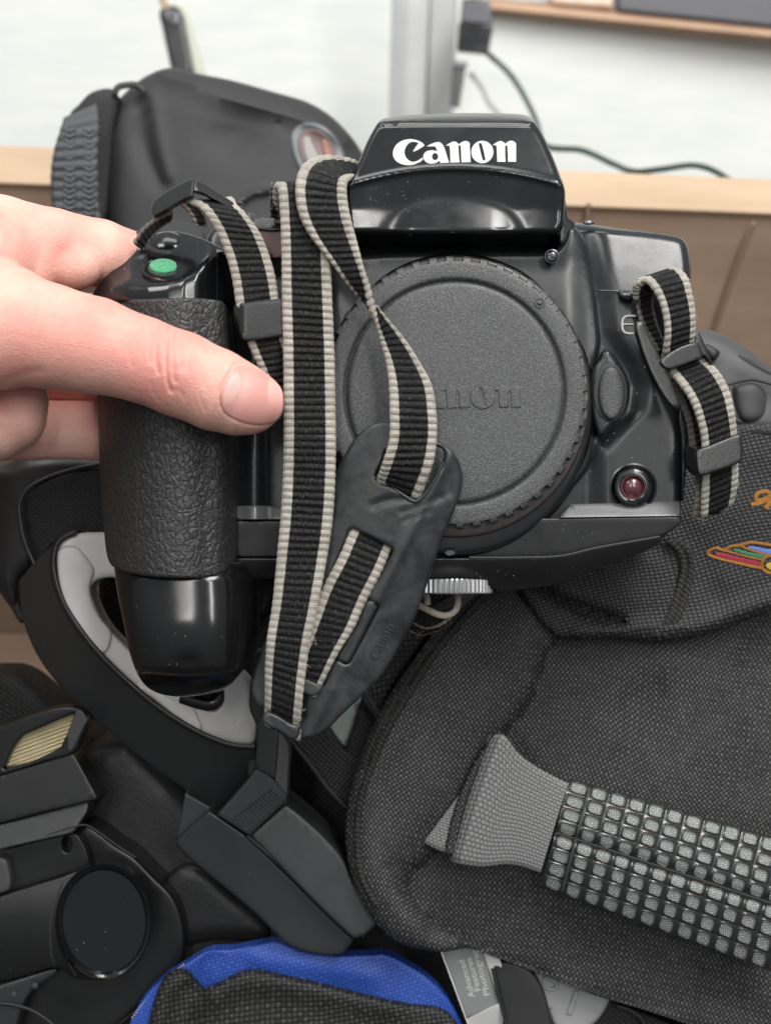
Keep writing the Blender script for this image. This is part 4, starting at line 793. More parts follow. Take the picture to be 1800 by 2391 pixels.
tube('piping', [(x, y, float(bag_z(np.array([x]), np.array([y]))[0])+1) for x, y in ((1136, 1372), (1090, 1416), (1000, 1520), (936, 1618), (884, 1704), (850, 1790))], 6, MBAGB, BG, seg=8)
def up_z(x, y):
    z = -296-.03*(x-1500)+wrinkle(x, y, 6, 5)-crease(x, y, [(1480, 1250), (1560, 1300), (1590, 1360)], 26, 16)+crease(x, y, [(1350, 1474), (1460, 1468), (1600, 1466), (1800, 1398)], 20, 20)
    z = z-crease(x, y, [(1230, 1340), (1297, 1394), (1369, 1424), (1449, 1453)], 13, 40)
    z = z-crease(x, y, [(1560, 1200), (1640, 1290), (1660, 1380)], 30, 8)+crease(x, y, [(1420, 1330), (1480, 1400)], 30, 12)
    return z
relief('upper_panel', [(1180, 1300, 1), (1240, 1420), (1291, 1478), (1352, 1491), (1457, 1491), (1541, 1500), (1604, 1492), (1688, 1468), (1800, 1426), (1870, 1400, 1), (1870, 985, 1), (1800, 991), (1732, 991), (1660, 1000, 1), (1560, 1100, 1)], up_z, MBAG2, BG, r=16, rz=18, thick=60, res=14)
sm_pts = ((1562, 1262), (1588, 1285), (1597, 1330), (1580, 1400), (1560, 1450), (1532, 1486))
for k, (dx, rr) in enumerate(((0, 9), (17, 8))):
    tube('seam_binding', [(x+dx, y, float(up_z(np.array([x]), np.array([y]))[0])+2) for x, y in sm_pts], rr, MBAGB, BG, seg=8, flat=.7)
tube('upper_hem', [(x, y, -306) for x, y in ((1690, 1000), (1740, 1006), (1800, 1010), (1880, 1012))], 6, MBAG3, BG)
# side with zipped edge, left of the piping
relief('side_panel', fH((1540, 540), (1430, 640), (1230, 860), (1080, 1080), (960, 1270), (880, 1480), (830, 1640, 1), (720, 1560), (760, 1380), (850, 1120), (1000, 900), (1130, 780), (1300, 640)), lambda x, y: -470+.0*x-40*np.sin((x+y)/90.)*.3, MBAG3, BG, r=14, thick=200, res=12)
relief('side_flap', fH((830, 1150), (900, 1100), (1000, 930), (1080, 800), (1180, 760), (1260, 720, 1), (1200, 850), (1080, 1020), (980, 1180), (945, 1300), (925, 1330)), -440, MBAGB, BG, r=8, thick=30, res=12)
zp = tube('zip_tape', [fH(p)[0]+(-432,) for p in ((820, 1140), (850, 1200), (900, 1270), (950, 1345))], 10, MRUB, BG, flat=.5)
tm = None
for i in range(13):
    a = np.array([845, 1150])+np.array([100, 185])*i/12.
    q = fH((a[0]-14, a[1]+4, 1), (a[0]+16, a[1]-6, 1), (a[0]+19, a[1]+3, 1), (a[0]-11, a[1]+13, 1)); relief('zip_tooth', q, -418, MDARKM, zp, r=1.2, thick=8, res=6)
# stitched emblem and letters
def emb(name, pts, m_, rad=5.5): return tube(name, [(x, y, float(up_z(np.array([x]), np.array([y]))[0])+2) for x, y in pts], rad, m_, BG, seg=8, flat=.28)
f4 = fr(1600, 1100, .1201)
emb('stitched_stroke', f4((1275, 645), (1380, 635), (1500, 600), (1590, 540), (1640, 460), (1600, 400), (1500, 395), (1400, 440), (1370, 510), (1410, 570), (1500, 560), (1590, 500)), MEMO, 5.2)
emb('stitched_stroke', f4((1560, 730), (1620, 640), (1690, 560), (1800, 420)), MEMO, 6)
emb('stitched_stroke', f4((1860, 600), (1800, 700), (1850, 780), (2000, 760), (2050, 640)), MEMO, 5.2)
emb('stitched_outline', f4((1500, 1885), (1300, 1850), (1000, 1780), (600, 1680), (430, 1600), (480, 1540), (600, 1490), (760, 1540), (860, 1470), (1060, 1440), (1200, 1400), (1290, 1385), (1500, 1410), (1800, 1460)), MEMO, 3.6)
emb('stitched_outline', f4((760, 1540), (900, 1580), (1200, 1660), (1500, 1730)), MEMO, 2.6)
emb('stitched_outline', f4((1060, 1440), (1180, 1500), (1400, 1570), (1560, 1610), (1800, 1680)), MEMO, 2.8)
emb('stitched_outline', f4((1500, 1900), (1490, 1780), (1550, 1680), (1660, 1640), (1760, 1700), (1790, 1800), (1760, 1920), (1640, 1980), (1500, 1900)), MEMO, 4)
def fill(pts, m_): relief('stitched_fill', pts, lambda x, y: up_z(x, y)+3, m_, BG, r=2.5, rz=2, thick=5, res=6, step=5)
fill(f4((570, 1620), (640, 1575), (900, 1640), (1200, 1710), (1470, 1780), (1450, 1850), (1200, 1800), (800, 1700)), MTR)
fill(f4((930, 1540), (1000, 1515), (1250, 1580), (1560, 1640), (1500, 1700), (1250, 1650)), MTG)
fill(f4((1220, 1490), (1270, 1460), (1500, 1500), (1850, 1580), (1850, 1660), (1600, 1610)), MTB)
fill(f4((1560, 1840), (1620, 1780), (1720, 1800), (1740, 1880), (1650, 1930)), MTY)
# webbing tab and gridded handle
def bz(p): return float(bag_z(np.array([p[0]]), np.array([p[1]]))[0])
def tabrows(rows): 
    out = []
    for a, b_, h1 in rows:
        A, B = fJ(a)[0], fJ(b_)[0]; out.append(((A[0], A[1], -322+h1), (B[0], B[1], -322+h1)))
    return out
tb_ = strap('webbing_tab', tabrows([((420, 210), (250, 700), -60), ((462, 212), (285, 758), -14), ((488, 215), (308, 770), 26), ((510, 215), (330, 775), 40), ((570, 290), (420, 785), 32), ((640, 345), (520, 775), 26), ((710, 385), (590, 785), 24), ((790, 425), (670, 812), 26)]), MGREYWEB, BG, pitch=13, amp=3, cross=44, stripe=False, thick=10, bow=8)
strap('webbing_tab_back', tabrows([((360, 420), (165, 680), -8), ((400, 400), (210, 705), -4), ((430, 420), (290, 735), -2)]), MGREYWEB, BG, pitch=13, amp=2.6, cross=30, stripe=False, thick=8)
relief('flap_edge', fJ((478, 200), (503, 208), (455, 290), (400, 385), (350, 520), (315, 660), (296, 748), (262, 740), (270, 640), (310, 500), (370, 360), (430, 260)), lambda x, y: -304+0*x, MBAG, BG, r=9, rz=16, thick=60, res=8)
GO = np.array(fJ((796, 402))[0]); GU = np.array(fJ((1796, 690))[0])-GO; GV = np.array(fJ((672, 872))[0])-GO; LU = np.linalg.norm(GU); GU /= LU
def hv(v):   # height across the handle: two soft bulges with a stitched valley
    return 44*np.clip(np.sin(np.pi*np.clip(v, 0.0, 1.0)), 0, 1)**.7-15*np.exp(-((v-.5)/.04)**2)
def hp(u, v, h=0.0):
    p = GO+GU*u+GV*(v*(1+.16*np.clip(u/LU, 0, 1))); w_ = 8*np.sin(u/170.)
    b0 = -316+.0*u
    return (p[0], p[1], b0+hv(v)+w_+h)
def hgrid(name, us, vs, h, m_, parent, uvs=1.0):
    V = np.array([hp(u, v, h) for u in us for v in vs]); n = len(vs); F = [(i*n+j, i*n+j+1, (i+1)*n+j+1, (i+1)*n+j) for i in range(len(us)-1) for j in range(n-1)]
    UV = np.array([(u/100, v*len(vs)*0+v*np.linalg.norm(GV)/100) for u in us for v in vs])
    return mk(name, W(V[:, 0], V[:, 1], V[:, 2]), F, m_, parent, UV, sharp=0)
HB = hgrid('handle_core', np.linspace(2, LU, 60), np.linspace(.0, 1.0, 40), -2, MPALEF, BG)
# rubber lattice: each cell a rounded opening with a raised rim
nv = 8; nu = 13; V, F, UV = [], [], []; sq = 24
for i in range(nu):
    u0 = i*46.0+(7 if i else 0); u1 = (i+1)*46.0+7
    for j in range(nv):
        v0, v1 = j/nv, (j+1)/nv; b0 = len(V); uc, vc = (u0+u1)/2, (v0+v1)/2
        jr = [random.uniform(.92, 1.06) for _ in range(2)]
        for ri, (sc_, h_) in enumerate(((1.0, 3), (.88, 3.5), (.80, 6), (.76, 6.2), (.71, 3), (.69, -4))):
            for k in range(sq):
                a = 2*math.pi*k/sq; c, s_ = math.cos(a), math.sin(a); e = 1.0/max(abs(c), abs(s_)); r_ = 1.0
                pw = 2.0/4.0 if ri else 0
                if ri == 0: x_, y_ = c*e, s_*e
                else: x_, y_ = math.copysign(abs(c)**pw, c), math.copysign(abs(s_)**pw, s_)
                sx_ = sc_ if ri == 0 else sc_*jr[0]*.97; sy_ = sc_ if ri == 0 else sc_*jr[1]*1.03
                u_ = uc+x_*sx_*(u1-u0)/2; v_ = vc+y_*sy_*(v1-v0)/2
                edge_ = -5 if (ri == 0 and (j == 0 and y_ < -.9 or j == nv-1 and y_ > .9)) else 0
                V.append(hp(u_, v_, h_+edge_)); UV.append((u_/100, v_*2.3))
        for ri in range(5):
            for k in range(sq):
                a, b_ = b0+ri*sq+k, b0+ri*sq+(k+1) % sq; F.append((a, b_, b_+sq, a+sq))
V = np.array(V); lat = mk('rubber_lattice', W(V[:, 0], V[:, 1], V[:, 2]), F, plastic('lattice_rubber', .02, .24, dust=False, smudge=.06, coat=.3), BG, UV, sharp=0); lat['kind'] = 'stuff'
tube('stitching', [hp(u, .5, 12) for u in np.linspace(4, 600, 60)], 2.2, MFIBD, BG, seg=6)
tube('stitching', [hp(50, v, 16) for v in np.linspace(.04, .97, 30)], 2.2, MFIBD, BG, seg=6)
# ------------------------------------------------------------------ pale mesh pocket and zipped black strip under the pad
t = thing('mesh_pouch', (800, 1680, -480), 'pale green mesh pouch half hidden under black zipped fabric, just below the rubber pad', 'pouch')
relief('mesh_panel', fH((600, 1390), (700, 1280), (850, 1190), (960, 1320), (940, 1450), (870, 1640), (780, 1620), (640, 1480)), lambda x, y: -500+12*np.sin((x+y)/60.), MMESHF, t, r=16, rz=24, thick=60, res=12)
relief('zip_flap', fI((1180, 150), (1230, 190), (1300, 235), (1360, 225), (1420, 190, 1), (1490, 280), (1580, 350), (1530, 440), (1500, 540), (1440, 490), (1340, 350), (1250, 240)), lambda x, y: -455+0*x, MBAG3, t, r=9, rz=12, thick=40, res=12)
V, F, UV = [], [], []
tube('zip_edge', [fI(p)[0]+(-448,) for p in ((1185, 165), (1250, 235), (1340, 345), (1420, 450), (1495, 530))], 6, MRUB, t)
for i in range(40):
    a = np.array([1188, 168])+(np.array([1490, 528])-np.array([1188, 168]))*i/39.
    q = fI((a[0]-3, a[1]-3, 1), (a[0]+5, a[1]-7, 1), (a[0]+8, a[1]-3, 1), (a[0], a[1]+1, 1)); relief('zip_tooth', q, -440, MSATIN2, t, r=.8, thick=5, res=6)
# ------------------------------------------------------------------ blue lined black bag at the bottom
t = thing('blue_lined_bag', (600, 2330, -420), 'black canvas bag with a bright blue lining, open along the bottom edge', 'bag')
relief('lining', fI((540, 1540, 1), (560, 1463), (620, 1350), (700, 1270), (790, 1213), (900, 1150), (1000, 1142), (1120, 1120), (1200, 1110), (1300, 1146), (1450, 1170), (1600, 1166), (1665, 1164), (1765, 1212), (1865, 1282), (1965, 1400), (2030, 1540, 1), (1300, 1560, 1)), lambda x, y: -470+14*np.sin(x/50.+y/90.)-crease(x, y, fI((900, 1180), (880, 1260), (890, 1320)), 16, 14)+crease(x, y, fI((1100, 1180), (1300, 1210), (1600, 1260)), 22, 12), MBLUE, t, r=8, rz=10, thick=40, res=14)
def cz(x, y):
    return -425+crease(x, y, fI((690, 1460), (720, 1340), (780, 1270), (840, 1290)), 22, 22)+crease(x, y, fI((900, 1360), (1040, 1290), (1200, 1290), (1420, 1340), (1700, 1400)), 30, 18)-crease(x, y, fI((840, 1300), (870, 1360), (850, 1470)), 16, 26)
relief('outer_shell', fI((600, 1560, 1), (640, 1463), (665, 1370), (700, 1280), (750, 1238), (800, 1237), (840, 1275), (880, 1322, 1), (950, 1290), (1050, 1242), (1130, 1238), (1200, 1255), (1400, 1300), (1665, 1366), (1765, 1385), (1915, 1410), (1990, 1500), (2020, 1580, 1), (1300, 1580, 1)), cz, MBAGB, t, r=12, rz=16, thick=14, res=13)
V, F, UV = [], [], []
for i in range(26):
    a = np.array(fI((570, 1440))[0]); b_ = np.array(fI((800, 1205))[0]); c = a+(b_-a)*i/26+np.array([-4*math.sin(i/26*3.14), -8*math.sin(i/26*3.14)]); d_ = (b_-a)/26*.55
    add_tube(V, F, UV, [(c[0], c[1], -458), (c[0]+d_[0], c[1]+d_[1], -458)], 1.8, 6, 4)
V = np.array(V); mk('hem_stitches', W(V[:, 0], V[:, 1], V[:, 2]), F, MFIB, t, UV, kind='stuff')
# ------------------------------------------------------------------ product box and things beside it
t = thing('product_box', (1090, 2300, -560), 'grey printed card box with white edges reading Advanced Features Photograph', 'box')
pz = plane((1030, 2224, -450), (1165, 2340, -430), (1090, 2380, -450))
q1 = fJ((240, 1100, 1), (400, 1100, 1), (490, 1378, 1), (350, 1440, 1), (246, 1150, 1))
relief('printed_face', q1, pz, MCARDP, t, r=1.5, thick=10, res=14)
relief('side_face', fJ((351, 1442, 1), (491, 1380, 1), (560, 1540, 1), (400, 1560, 1)), lambda x, y: pz(x, y)-.5*(y-2370), MWHITEC, t, r=1.5, thick=10, res=14)
relief('top_edge', fJ((402, 1100, 1), (470, 1110, 1), (560, 1400, 1), (494, 1380, 1)), lambda x, y: pz(x, y)-10, MWHITEC, t, r=1.5, thick=10, res=14)
relief('box_edge', fJ((236, 1110, 1), (244, 1150, 1), (349, 1440, 1), (372, 1500, 1), (366, 1500, 1), (236, 1150, 1)), lambda x, y: pz(x, y)+1, MWHITEC, t, r=1, thick=10, res=14)
for word, st, ln in (('Advanced', (386, 1348), 168), ('Features', (412, 1322), 152), ('Photography', (452, 1342), 268)):
    cu = bpy.data.curves.new(word, 'FONT'); cu.body = word; cu.size = 1; cu.resolution_u = 3; cu.offset = .012
    to = bpy.data.objects.new('tmp', cu); COL.objects.link(to); dg = bpy.context.evaluated_depsgraph_get(); dg.update()
    me = bpy.data.meshes.new_from_object(to.evaluated_get(dg)); bpy.data.objects.remove(to)
    v = np.array([tuple(q.co) for q in me.vertices]); F = [tuple(p.vertices) for p in me.polygons]; wd = v[:, 0].max()
    dv = np.array([-46., -158.]); dv /= np.linalg.norm(dv); upv = np.array([dv[1], -dv[0]]); k = ln/wd
    px = np.array(fJ((0, 0))[0])+(np.array(st)+np.outer(v[:, 0]*k, dv)+np.outer(v[:, 1]*38, upv))*.5405
    z = pz(px[:, 0], px[:, 1])+1.2
    mk('printed_word', W(px[:, 0], px[:, 1], z), F, MINK, t, px/100, smooth=False)
o = thing('black_case', (1240, 2330, -490), 'smooth rounded black case between the printed box and the white plastic item', 'case')
relief('case_shell', fJ((450, 1205), (485, 1192), (545, 1195), (620, 1225), (670, 1290), (700, 1370), (720, 1463), (740, 1560), (520, 1560), (505, 1463), (480, 1330), (460, 1250)), lambda x, y: -425-.0011*(x-1250)**2, MRUB, o, r=12, rz=16, thick=90, res=12)
tube('case_seam', [fJ(p)[0]+(-420,) for p in ((462, 1225), (485, 1330), (515, 1450), (530, 1560))], 4, MMATTE, o)
o = thing('white_plastic_item', (1330, 2330, -520), 'white plastic item with a moulded rounded rectangle, under the lower edge of the big bag', 'plastic item')
relief('white_shell', fJ((600, 1200, 1), (1000, 1300, 1), (900, 1463), (760, 1500), (700, 1400), (650, 1290)), lambda x, y: -470-.1*(x-1300), MWHITEPL, o, r=10, thick=60, res=14)
tube('moulded_outline', [fJ(p)[0]+(-464,) for p in ((690, 1265), (735, 1285), (738, 1310), (715, 1318), (690, 1308), (684, 1280), (690, 1265))], 4, MWHITEPL, o)
relief('white_rib', fJ((640, 1240, 1), (662, 1250, 1), (720, 1400, 1), (700, 1400, 1)), -462, MWHITEPL, o, r=3, thick=10, res=12)
relief('white_rib', fJ((820, 1320, 1), (836, 1326, 1), (800, 1430, 1), (782, 1424, 1)), -466, MWHITEPL, o, r=3, thick=10, res=12)
o = thing('dark_bag', (1500, 2391, -600), 'plain black fabric bag showing below the white plastic item at the bottom right', 'bag')
relief('bag_fabric', fJ((700, 1440), (800, 1400), (850, 1330), (1000, 1370), (1300, 1500), (1400, 1600, 1), (600, 1600, 1)), -500, MBAG3, o, r=14, thick=60, res=16)
tube('bag_piping', [fJ(p)[0]+(-482,) for p in ((1000, 1390), (1060, 1410), (1110, 1450), (1130, 1520))], 6, MRUB, o)
# ------------------------------------------------------------------ lens pouch behind, upper left
t = thing('padded_pouch', (480, 500, -1400), 'rounded soft black padded pouch with an oval badge, behind the hand and camera', 'pouch')
def pz_(x, y):
    z = -1330-.0006*(x-520)**2+.25*(y-400)
    z = z+crease(x, y, fA((720, 325), (900, 392), (1100, 452), (1300, 505), (1500, 600)), 20, 26)-crease(x, y, fA((720, 360), (900, 425), (1100, 490), (1300, 545)), 24, 12)
    z = z-crease(x, y, fA((600, 440), (610, 560), (640, 680), (690, 790)), 22, 24)+crease(x, y, fA((660, 430), (690, 600), (720, 760)), 16, 12)
    z = z-30*np.exp(-(((x-550)/70)**2+((y-320)/50)**2))
    z = z+crease(x, y, fA((1020, 880), (1100, 830), (1200, 820)), 10, 20)
    return z
relief('pouch_body', fA((455, 900), (448, 700), (462, 570), (492, 460), (560, 380), (640, 322), (740, 290), (850, 315), (1000, 345), (1200, 400), (1330, 440), (1430, 500), (1510, 580), (1560, 650), (1640, 800), (1660, 1000), (1600, 1150, 1), (500, 1150, 1)), pz_, MPOUCH, t, r=70, rz=90, thick=500, res=9)
relief('pouch_side', fA((300, 500), (340, 450), (400, 395), (490, 385), (512, 440), (490, 600), (470, 900), (440, 1000, 1), (360, 1000, 1), (330, 700)), -1400, MBAG3, t, r=30, rz=30, thick=200, res=16)
tube('carry_loop', [fA(p)[0]+(-1400,) for p in ((495, 400), (510, 375), (545, 366), (590, 366), (620, 390))], 8, MRUB, t)
sp = strap('woven_strap', [((150, 560, -1330), (245, 560, -1330)), ((122, 480, -1320), (233, 480, -1320)), ((118, 430, -1315), (231, 430, -1315)), ((124, 360, -1310), (230, 350, -1310)), ((140, 305, -1320), (232, 285, -1320)), ((150, 280, -1340), (228, 246, -1350))][::-1], mat('slate_webbing', (.05, .052, .058, 1), .6)[0], t, pitch=24, amp=6, stripe=False, thick=20)
V, F, UV = [], [], []
for cx in (162, 208):
    for y in range(300, 500, 13):
        for s_ in (-1, 1): add_tube(V, F, UV, [(cx, y+6, -1296), (cx+s_*13, y-2, -1298)], 3.6, 6, 10)
V = np.array(V); mk('chevron_stitching', W(V[:, 0], V[:, 1], V[:, 2]), F, mat('slate_thread', (.075, .078, .088, 1), .6)[0], t, UV, kind='stuff')
bd = relief('badge', fA((1258, 590), (1280, 548), (1330, 528), (1400, 545), (1455, 600), (1490, 680), (1480, 760), (1420, 800), (1340, 780), (1280, 700)), lambda x, y: pz_(x, y)+10, mat('grey_badge', (.12, .13, .14, 1), .4)[0], t, r=8, thick=16, res=10)
relief('badge_ring', fA((1285, 600), (1330, 556), (1400, 575), (1450, 650), (1460, 740), (1400, 770), (1320, 720)), lambda x, y: pz_(x, y)+16, mat('badge_red', (.12, .075, .07, 1), .5)[0], bd, r=6, thick=6, res=10)
relief('badge_mark', fA((1308, 600), (1330, 585), (1350, 620), (1385, 700), (1380, 760), (1330, 700)), lambda x, y: pz_(x, y)+22, mat('badge_white', (.24, .23, .21, 1), .5)[0], bd, r=4, thick=6, res=10)
relief('badge_mark', fA((1390, 600), (1415, 610), (1440, 690), (1430, 740), (1405, 680)), lambda x, y: pz_(x, y)+22, mat('badge_rust', (.24, .09, .06, 1), .5)[0], bd, r=4, thick=6, res=10)
# ------------------------------------------------------------------ grey soft case with a round end, right
t = thing('grey_soft_case', (1740, 860, -520), 'matte grey rubbery case with a rounded lug, between the camera strap and the big bag', 'case')
relief('case_body', fF((1100, 860), (1190, 878), (1260, 885), (1340, 910), (1500, 1000), (1700, 1160), (1900, 1300, 1), (1900, 1560, 1), (1500, 1560), (1200, 1400), (1100, 1200)), lambda x, y: -560+.25*(y-800), MGREYRUB, t, r=40, rz=60, thick=200, res=14)
relief('round_lug', fF((1408, 1250), (1460, 1228), (1540, 1222), (1600, 1250), (1638, 1310), (1646, 1380), (1625, 1450), (1560, 1486), (1470, 1482), (1425, 1420)), lambda x, y: -500-.01*(x-1750)**2, MGREYRUB, t, r=20, rz=30, thick=90, res=9)
tube('lug_seam', [fF(p)[0]+(-506,) for p in ((1380, 1238), (1450, 1218), (1540, 1204), (1620, 1222), (1720, 1250))], 4, MRUB, t)
for k in range(4): tube('surface_groove', [fF(p)[0]+(-508,) for p in ((1450+k*22, 1050+k*8), (1540+k*22, 1110+k*8), (1700+k*22, 1190+k*8))], 2.4, MMATTE, t)
relief('hollow', fF((1225, 980), (1300, 1000), (1330, 1030), (1290, 1080), (1240, 1040)), -520, MRUB, t, r=14, thick=20, res=10)
# ------------------------------------------------------------------ rounded black case on the left under the fingers
t = thing('ribbed_case', (120, 1220, -480), 'rounded black rubber case with a finely ribbed panel, left of the camera grip', 'case')
relief('case_shell', fG((-60, 200, 1), (40, 190), (150, 150), (300, 140), (600, 150, 1), (640, 640, 1), (420, 640), (300, 660), (200, 760), (120, 840), (110, 940), (130, 1080), (60, 1000), (-60, 830, 1)), lambda x, y: -430-.0012*(x-150)**2+.12*(1200-y), MMATTE, t, r=40, rz=60, thick=200, res=14)
relief('ribbed_panel', fG((120, 420), (150, 350), (250, 290), (400, 245), (600, 205, 1), (620, 590, 1), (400, 600), (300, 640), (190, 745), (150, 620), (125, 520)), lambda x, y: -425-.0012*(x-150)**2+.12*(1200-y), MSATIN2, t, r=8, thick=20, res=14)
V, F, UV = [], [], []
pan = curve(fG((130, 420), (160, 355), (260, 295), (400, 250), (600, 215, 1), (612, 580, 1), (400, 592), (300, 630), (190, 730), (150, 620)), 10)
for k in range(60):
    c = 1080+k*7.5-150; P = []
    for x in np.arange(45, 262, 8.):
        y = c+.55*(x-45)
        if inside(np.array([[x, y]]), pan)[0]: P.append((x, y, -423-.0012*(x-150)**2+.12*(1200-y)))
        elif P: break
    if len(P) > 2: add_tube(V, F, UV, P, 1.9, 5, 12)
V = np.array(V); mk('fine_ribs', W(V[:, 0], V[:, 1], V[:, 2]), F, MSATIN2, t, UV, kind='stuff')
tube('panel_rim', [fG(p)[0]+(-418,) for p in ((190, 755), (140, 640), (112, 520), (108, 420), (150, 340), (260, 275), (420, 225), (600, 190))], 5, MMATTE, t)
# ------------------------------------------------------------------ device with a curved loop
t = thing('loop_handled_device', (560, 1900, -420), 'matte black plastic device with wedge shaped box and curved loop lined pale grey', 'device')
relief('loop_liner', fG((318, 700), (330, 655), (370, 610), (430, 586), (500, 578), (620, 590), (760, 700), (1000, 1000), (1300, 1330), (1360, 1380), (1392, 1430), (1400, 1520), (1428, 1600), (1422, 1700), (1412, 1756, 1), (1330, 1757), (1230, 1738), (1100, 1688), (960, 1598), (830, 1500), (690, 1384), (560, 1252), (450, 1110), (370, 985), (330, 860)), lambda x, y: -400+.10*(y-1400)-.12*(x-400), MPALE, t, r=7, rz=8, thick=70, res=12,
    holes=[fG((505, 900), (520, 858), (560, 836), (640, 830), (760, 880), (1000, 1130), (1180, 1340), (1238, 1440), (1246, 1500), (1228, 1550), (1190, 1578), (1130, 1560), (1040, 1500), (860, 1370), (700, 1215), (600, 1110), (540, 1010))])
relief('liner_step', fG((318, 700), (345, 660), (400, 652), (430, 660), (500, 742), (524, 790), (515, 830), (500, 880), (512, 960), (560, 1060), (620, 1150), (560, 1252), (450, 1110), (370, 985), (330, 860)), lambda x, y: -392+.10*(y-1400)-.12*(x-400), MPALE, t, r=6, rz=7, thick=40, res=12)
relief('liner_step', fG((1080, 1560, 1), (1120, 1650, 1), (1110, 1690), (1000, 1620), (860, 1510), (760, 1430), (830, 1440), (960, 1500)), lambda x, y: -390+.10*(y-1400)-.12*(x-400), MPALE, t, r=6, rz=7, thick=40, res=12)
def lw(x, y):
    d = segdist(np.stack([np.ravel(x), np.ravel(y)], 1), [RIM], False).reshape(np.shape(x)); return -372-1.0*d+.06*(y-1400)
RIM = curve(fG((420, 575), (340, 612), (308, 665), (296, 720), (300, 800), (335, 930), (410, 1070), (540, 1240), (700, 1400), (850, 1528), (1000, 1632), (1150, 1712), (1290, 1762), (1412, 1772)), 8, False)
relief('loop_wall', fG((430, 575, 1), (340, 606), (290, 650), (200, 735), (135, 820), (112, 930), (135, 1090), (215, 1275), (330, 1430), (450, 1560), (600, 1690), (700, 1768), (850, 1885), (1000, 1990), (1130, 2080), (1200, 2130, 1), (1300, 2050, 1), (1440, 1900, 1), (1425, 1770, 1), (1290, 1766), (1150, 1716), (1000, 1636), (850, 1532), (700, 1404), (540, 1244), (410, 1074), (335, 934), (302, 800), (298, 720), (310, 668), (345, 622), (400, 590)), lw, MDEV, t, r=6, rz=6, thick=90, res=12)
tube('loop_rim', [(x, y, -366+.06*(y-1400)) for x, y in RIM[::6]], 7.5, MSATIN2, t, seg=8)
# tower, latch and box
relief('tower_face', fI((1116, 150), (1150, 108), (1176, 150), (1204, 200, 1), (1188, 410, 1), (1150, 385), (1100, 362, 1), (1108, 250)), lambda x, y: -330+.2*(x-600), MSATIN2, t, r=4, thick=80, res=10)
relief('tower_side', fI((1204, 196, 1), (1246, 262), (1244, 400), (1240, 480, 1), (1188, 412, 1), (1198, 300)), lambda x, y: -322-.3*(x-650), MGREYRUB, t, r=3, thick=80, res=10)
relief('tower_back', fH((150, 880), (200, 960), (200, 1280), (160, 1420), (130, 1560), (160, 1740), (80, 1700), (110, 1500), (140, 1400), (90, 1260), (95, 1130), (120, 960)), -380, MRUB, t, r=6, thick=50, res=10)
FLZ = plane((500, 1905, -372), (660, 1855, -345), (850, 2190, -430))
relief('box_face', fI((902, 540, 1), (762, 668), (764, 692), (800, 735), (1100, 985), (1200, 1085), (1245, 1125), (1320, 1155), (1400, 1168), (1470, 1166), (1500, 1140), (1528, 1100, 1), (1072, 655, 1)), lambda x, y: -372-.25*(560-x)*(x < 560)+0*y-.12*(y-1900), MDEV, t, r=8, rz=10, thick=160, res=14)
relief('box_top', fI((1080, 650, 1), (1232, 512, 1), (1290, 555), (1400, 655), (1480, 748), (1530, 850), (1600, 960), (1635, 1018), (1610, 1050), (1572, 1082, 1), (1520, 1090)), lambda x, y: -352-.35*((x-580)*.62-(y-1950)*.78)*.6-.05*(y-1900), MDEV, t, r=7, rz=9, thick=160, res=14)
relief('box_back', fI((800, 465, 1), (930, 540, 1), (760, 668, 1), (775, 600)), -430, MDEV, t, r=4, thick=100, res=14)
tube('box_joint', [fI(p)[0]+(z,) for p, z in (((1068, 652), -362), ((1200, 770), -366), ((1300, 868), -372), ((1440, 985), -384), ((1570, 1088), -392))], 4, MRUB, t)
lt = relief('latch', fI((938, 560, 1), (1078, 398), (1104, 362), (1130, 362), (1182, 402), (1240, 470), (1236, 500), (1214, 522), (1080, 652, 1), (1060, 640), (1000, 600)), lambda x, y: -345+0*x, MDEV, t, r=5, rz=5, thick=50, res=12)
for k in range(14):
    a = np.array([1000, 578])+(np.array([1164, 452])-np.array([1000, 578]))*k/13.; b_ = a+np.array([76, 66])
    dd = np.array([.77, -.6])*3.6
    relief('latch_rib', fI((a[0]-dd[0]*.5, a[1]-dd[1]*.5, 1), (a[0]+dd[0], a[1]+dd[1], 1), (b_[0]+dd[0], b_[1]+dd[1], 1), (b_[0]-dd[0]*.5, b_[1]-dd[1]*.5, 1)), -341, MDEV, lt, r=1.4, rz=2.2, thick=6, res=8)
tube('peg', [fG(p)[0]+(z,) for p, z in (((1010, 1490), -250), ((1100, 1520), -240), ((1180, 1530), -235), ((1215, 1490), -240))], 17, MGLOSS, t)
# ------------------------------------------------------------------ second camera, lower left
t = thing('second_camera', (180, 2100, -420), 'older black camera at the lower left with gold reflector window and round lens', 'camera')
relief('flash_frame', fI((-40, 180, 1), (0, 175), (200, 110), (330, 98), (378, 145), (350, 230), (318, 292), (200, 330), (0, 392), (-40, 400, 1)), lambda x, y: -430+.05*x, MSHADEP, t, r=6, thick=60, res=12, holes=[fI((18, 362, 1), (60, 270), (98, 218, 1), (330, 118, 1), (262, 272, 1), (140, 330))])
relief('gold_window', fI((5, 375, 1), (85, 205, 1), (345, 105, 1), (275, 285, 1)), -455, MGOLD, t, r=3, thick=20, res=14)
relief('frame_highlight', fI((332, 104, 1), (352, 112), (380, 148, 1), (306, 292, 1), (264, 276, 1)), lambda x, y: -420+.2*(x-170), MGREYRUB, t, r=3, rz=4, thick=30, res=10)  # highlight along the frame edge, put in as a paler grey strip
relief('upper_face', fI((-40, 404, 1), (0, 388), (200, 326), (310, 290), (322, 300), (350, 350), (428, 494, 1), (300, 525), (200, 548), (0, 600), (-40, 610, 1)), lambda x, y: -440+.12*(y-1780), MSHADEP, t, r=5, rz=6, thick=90, res=12)
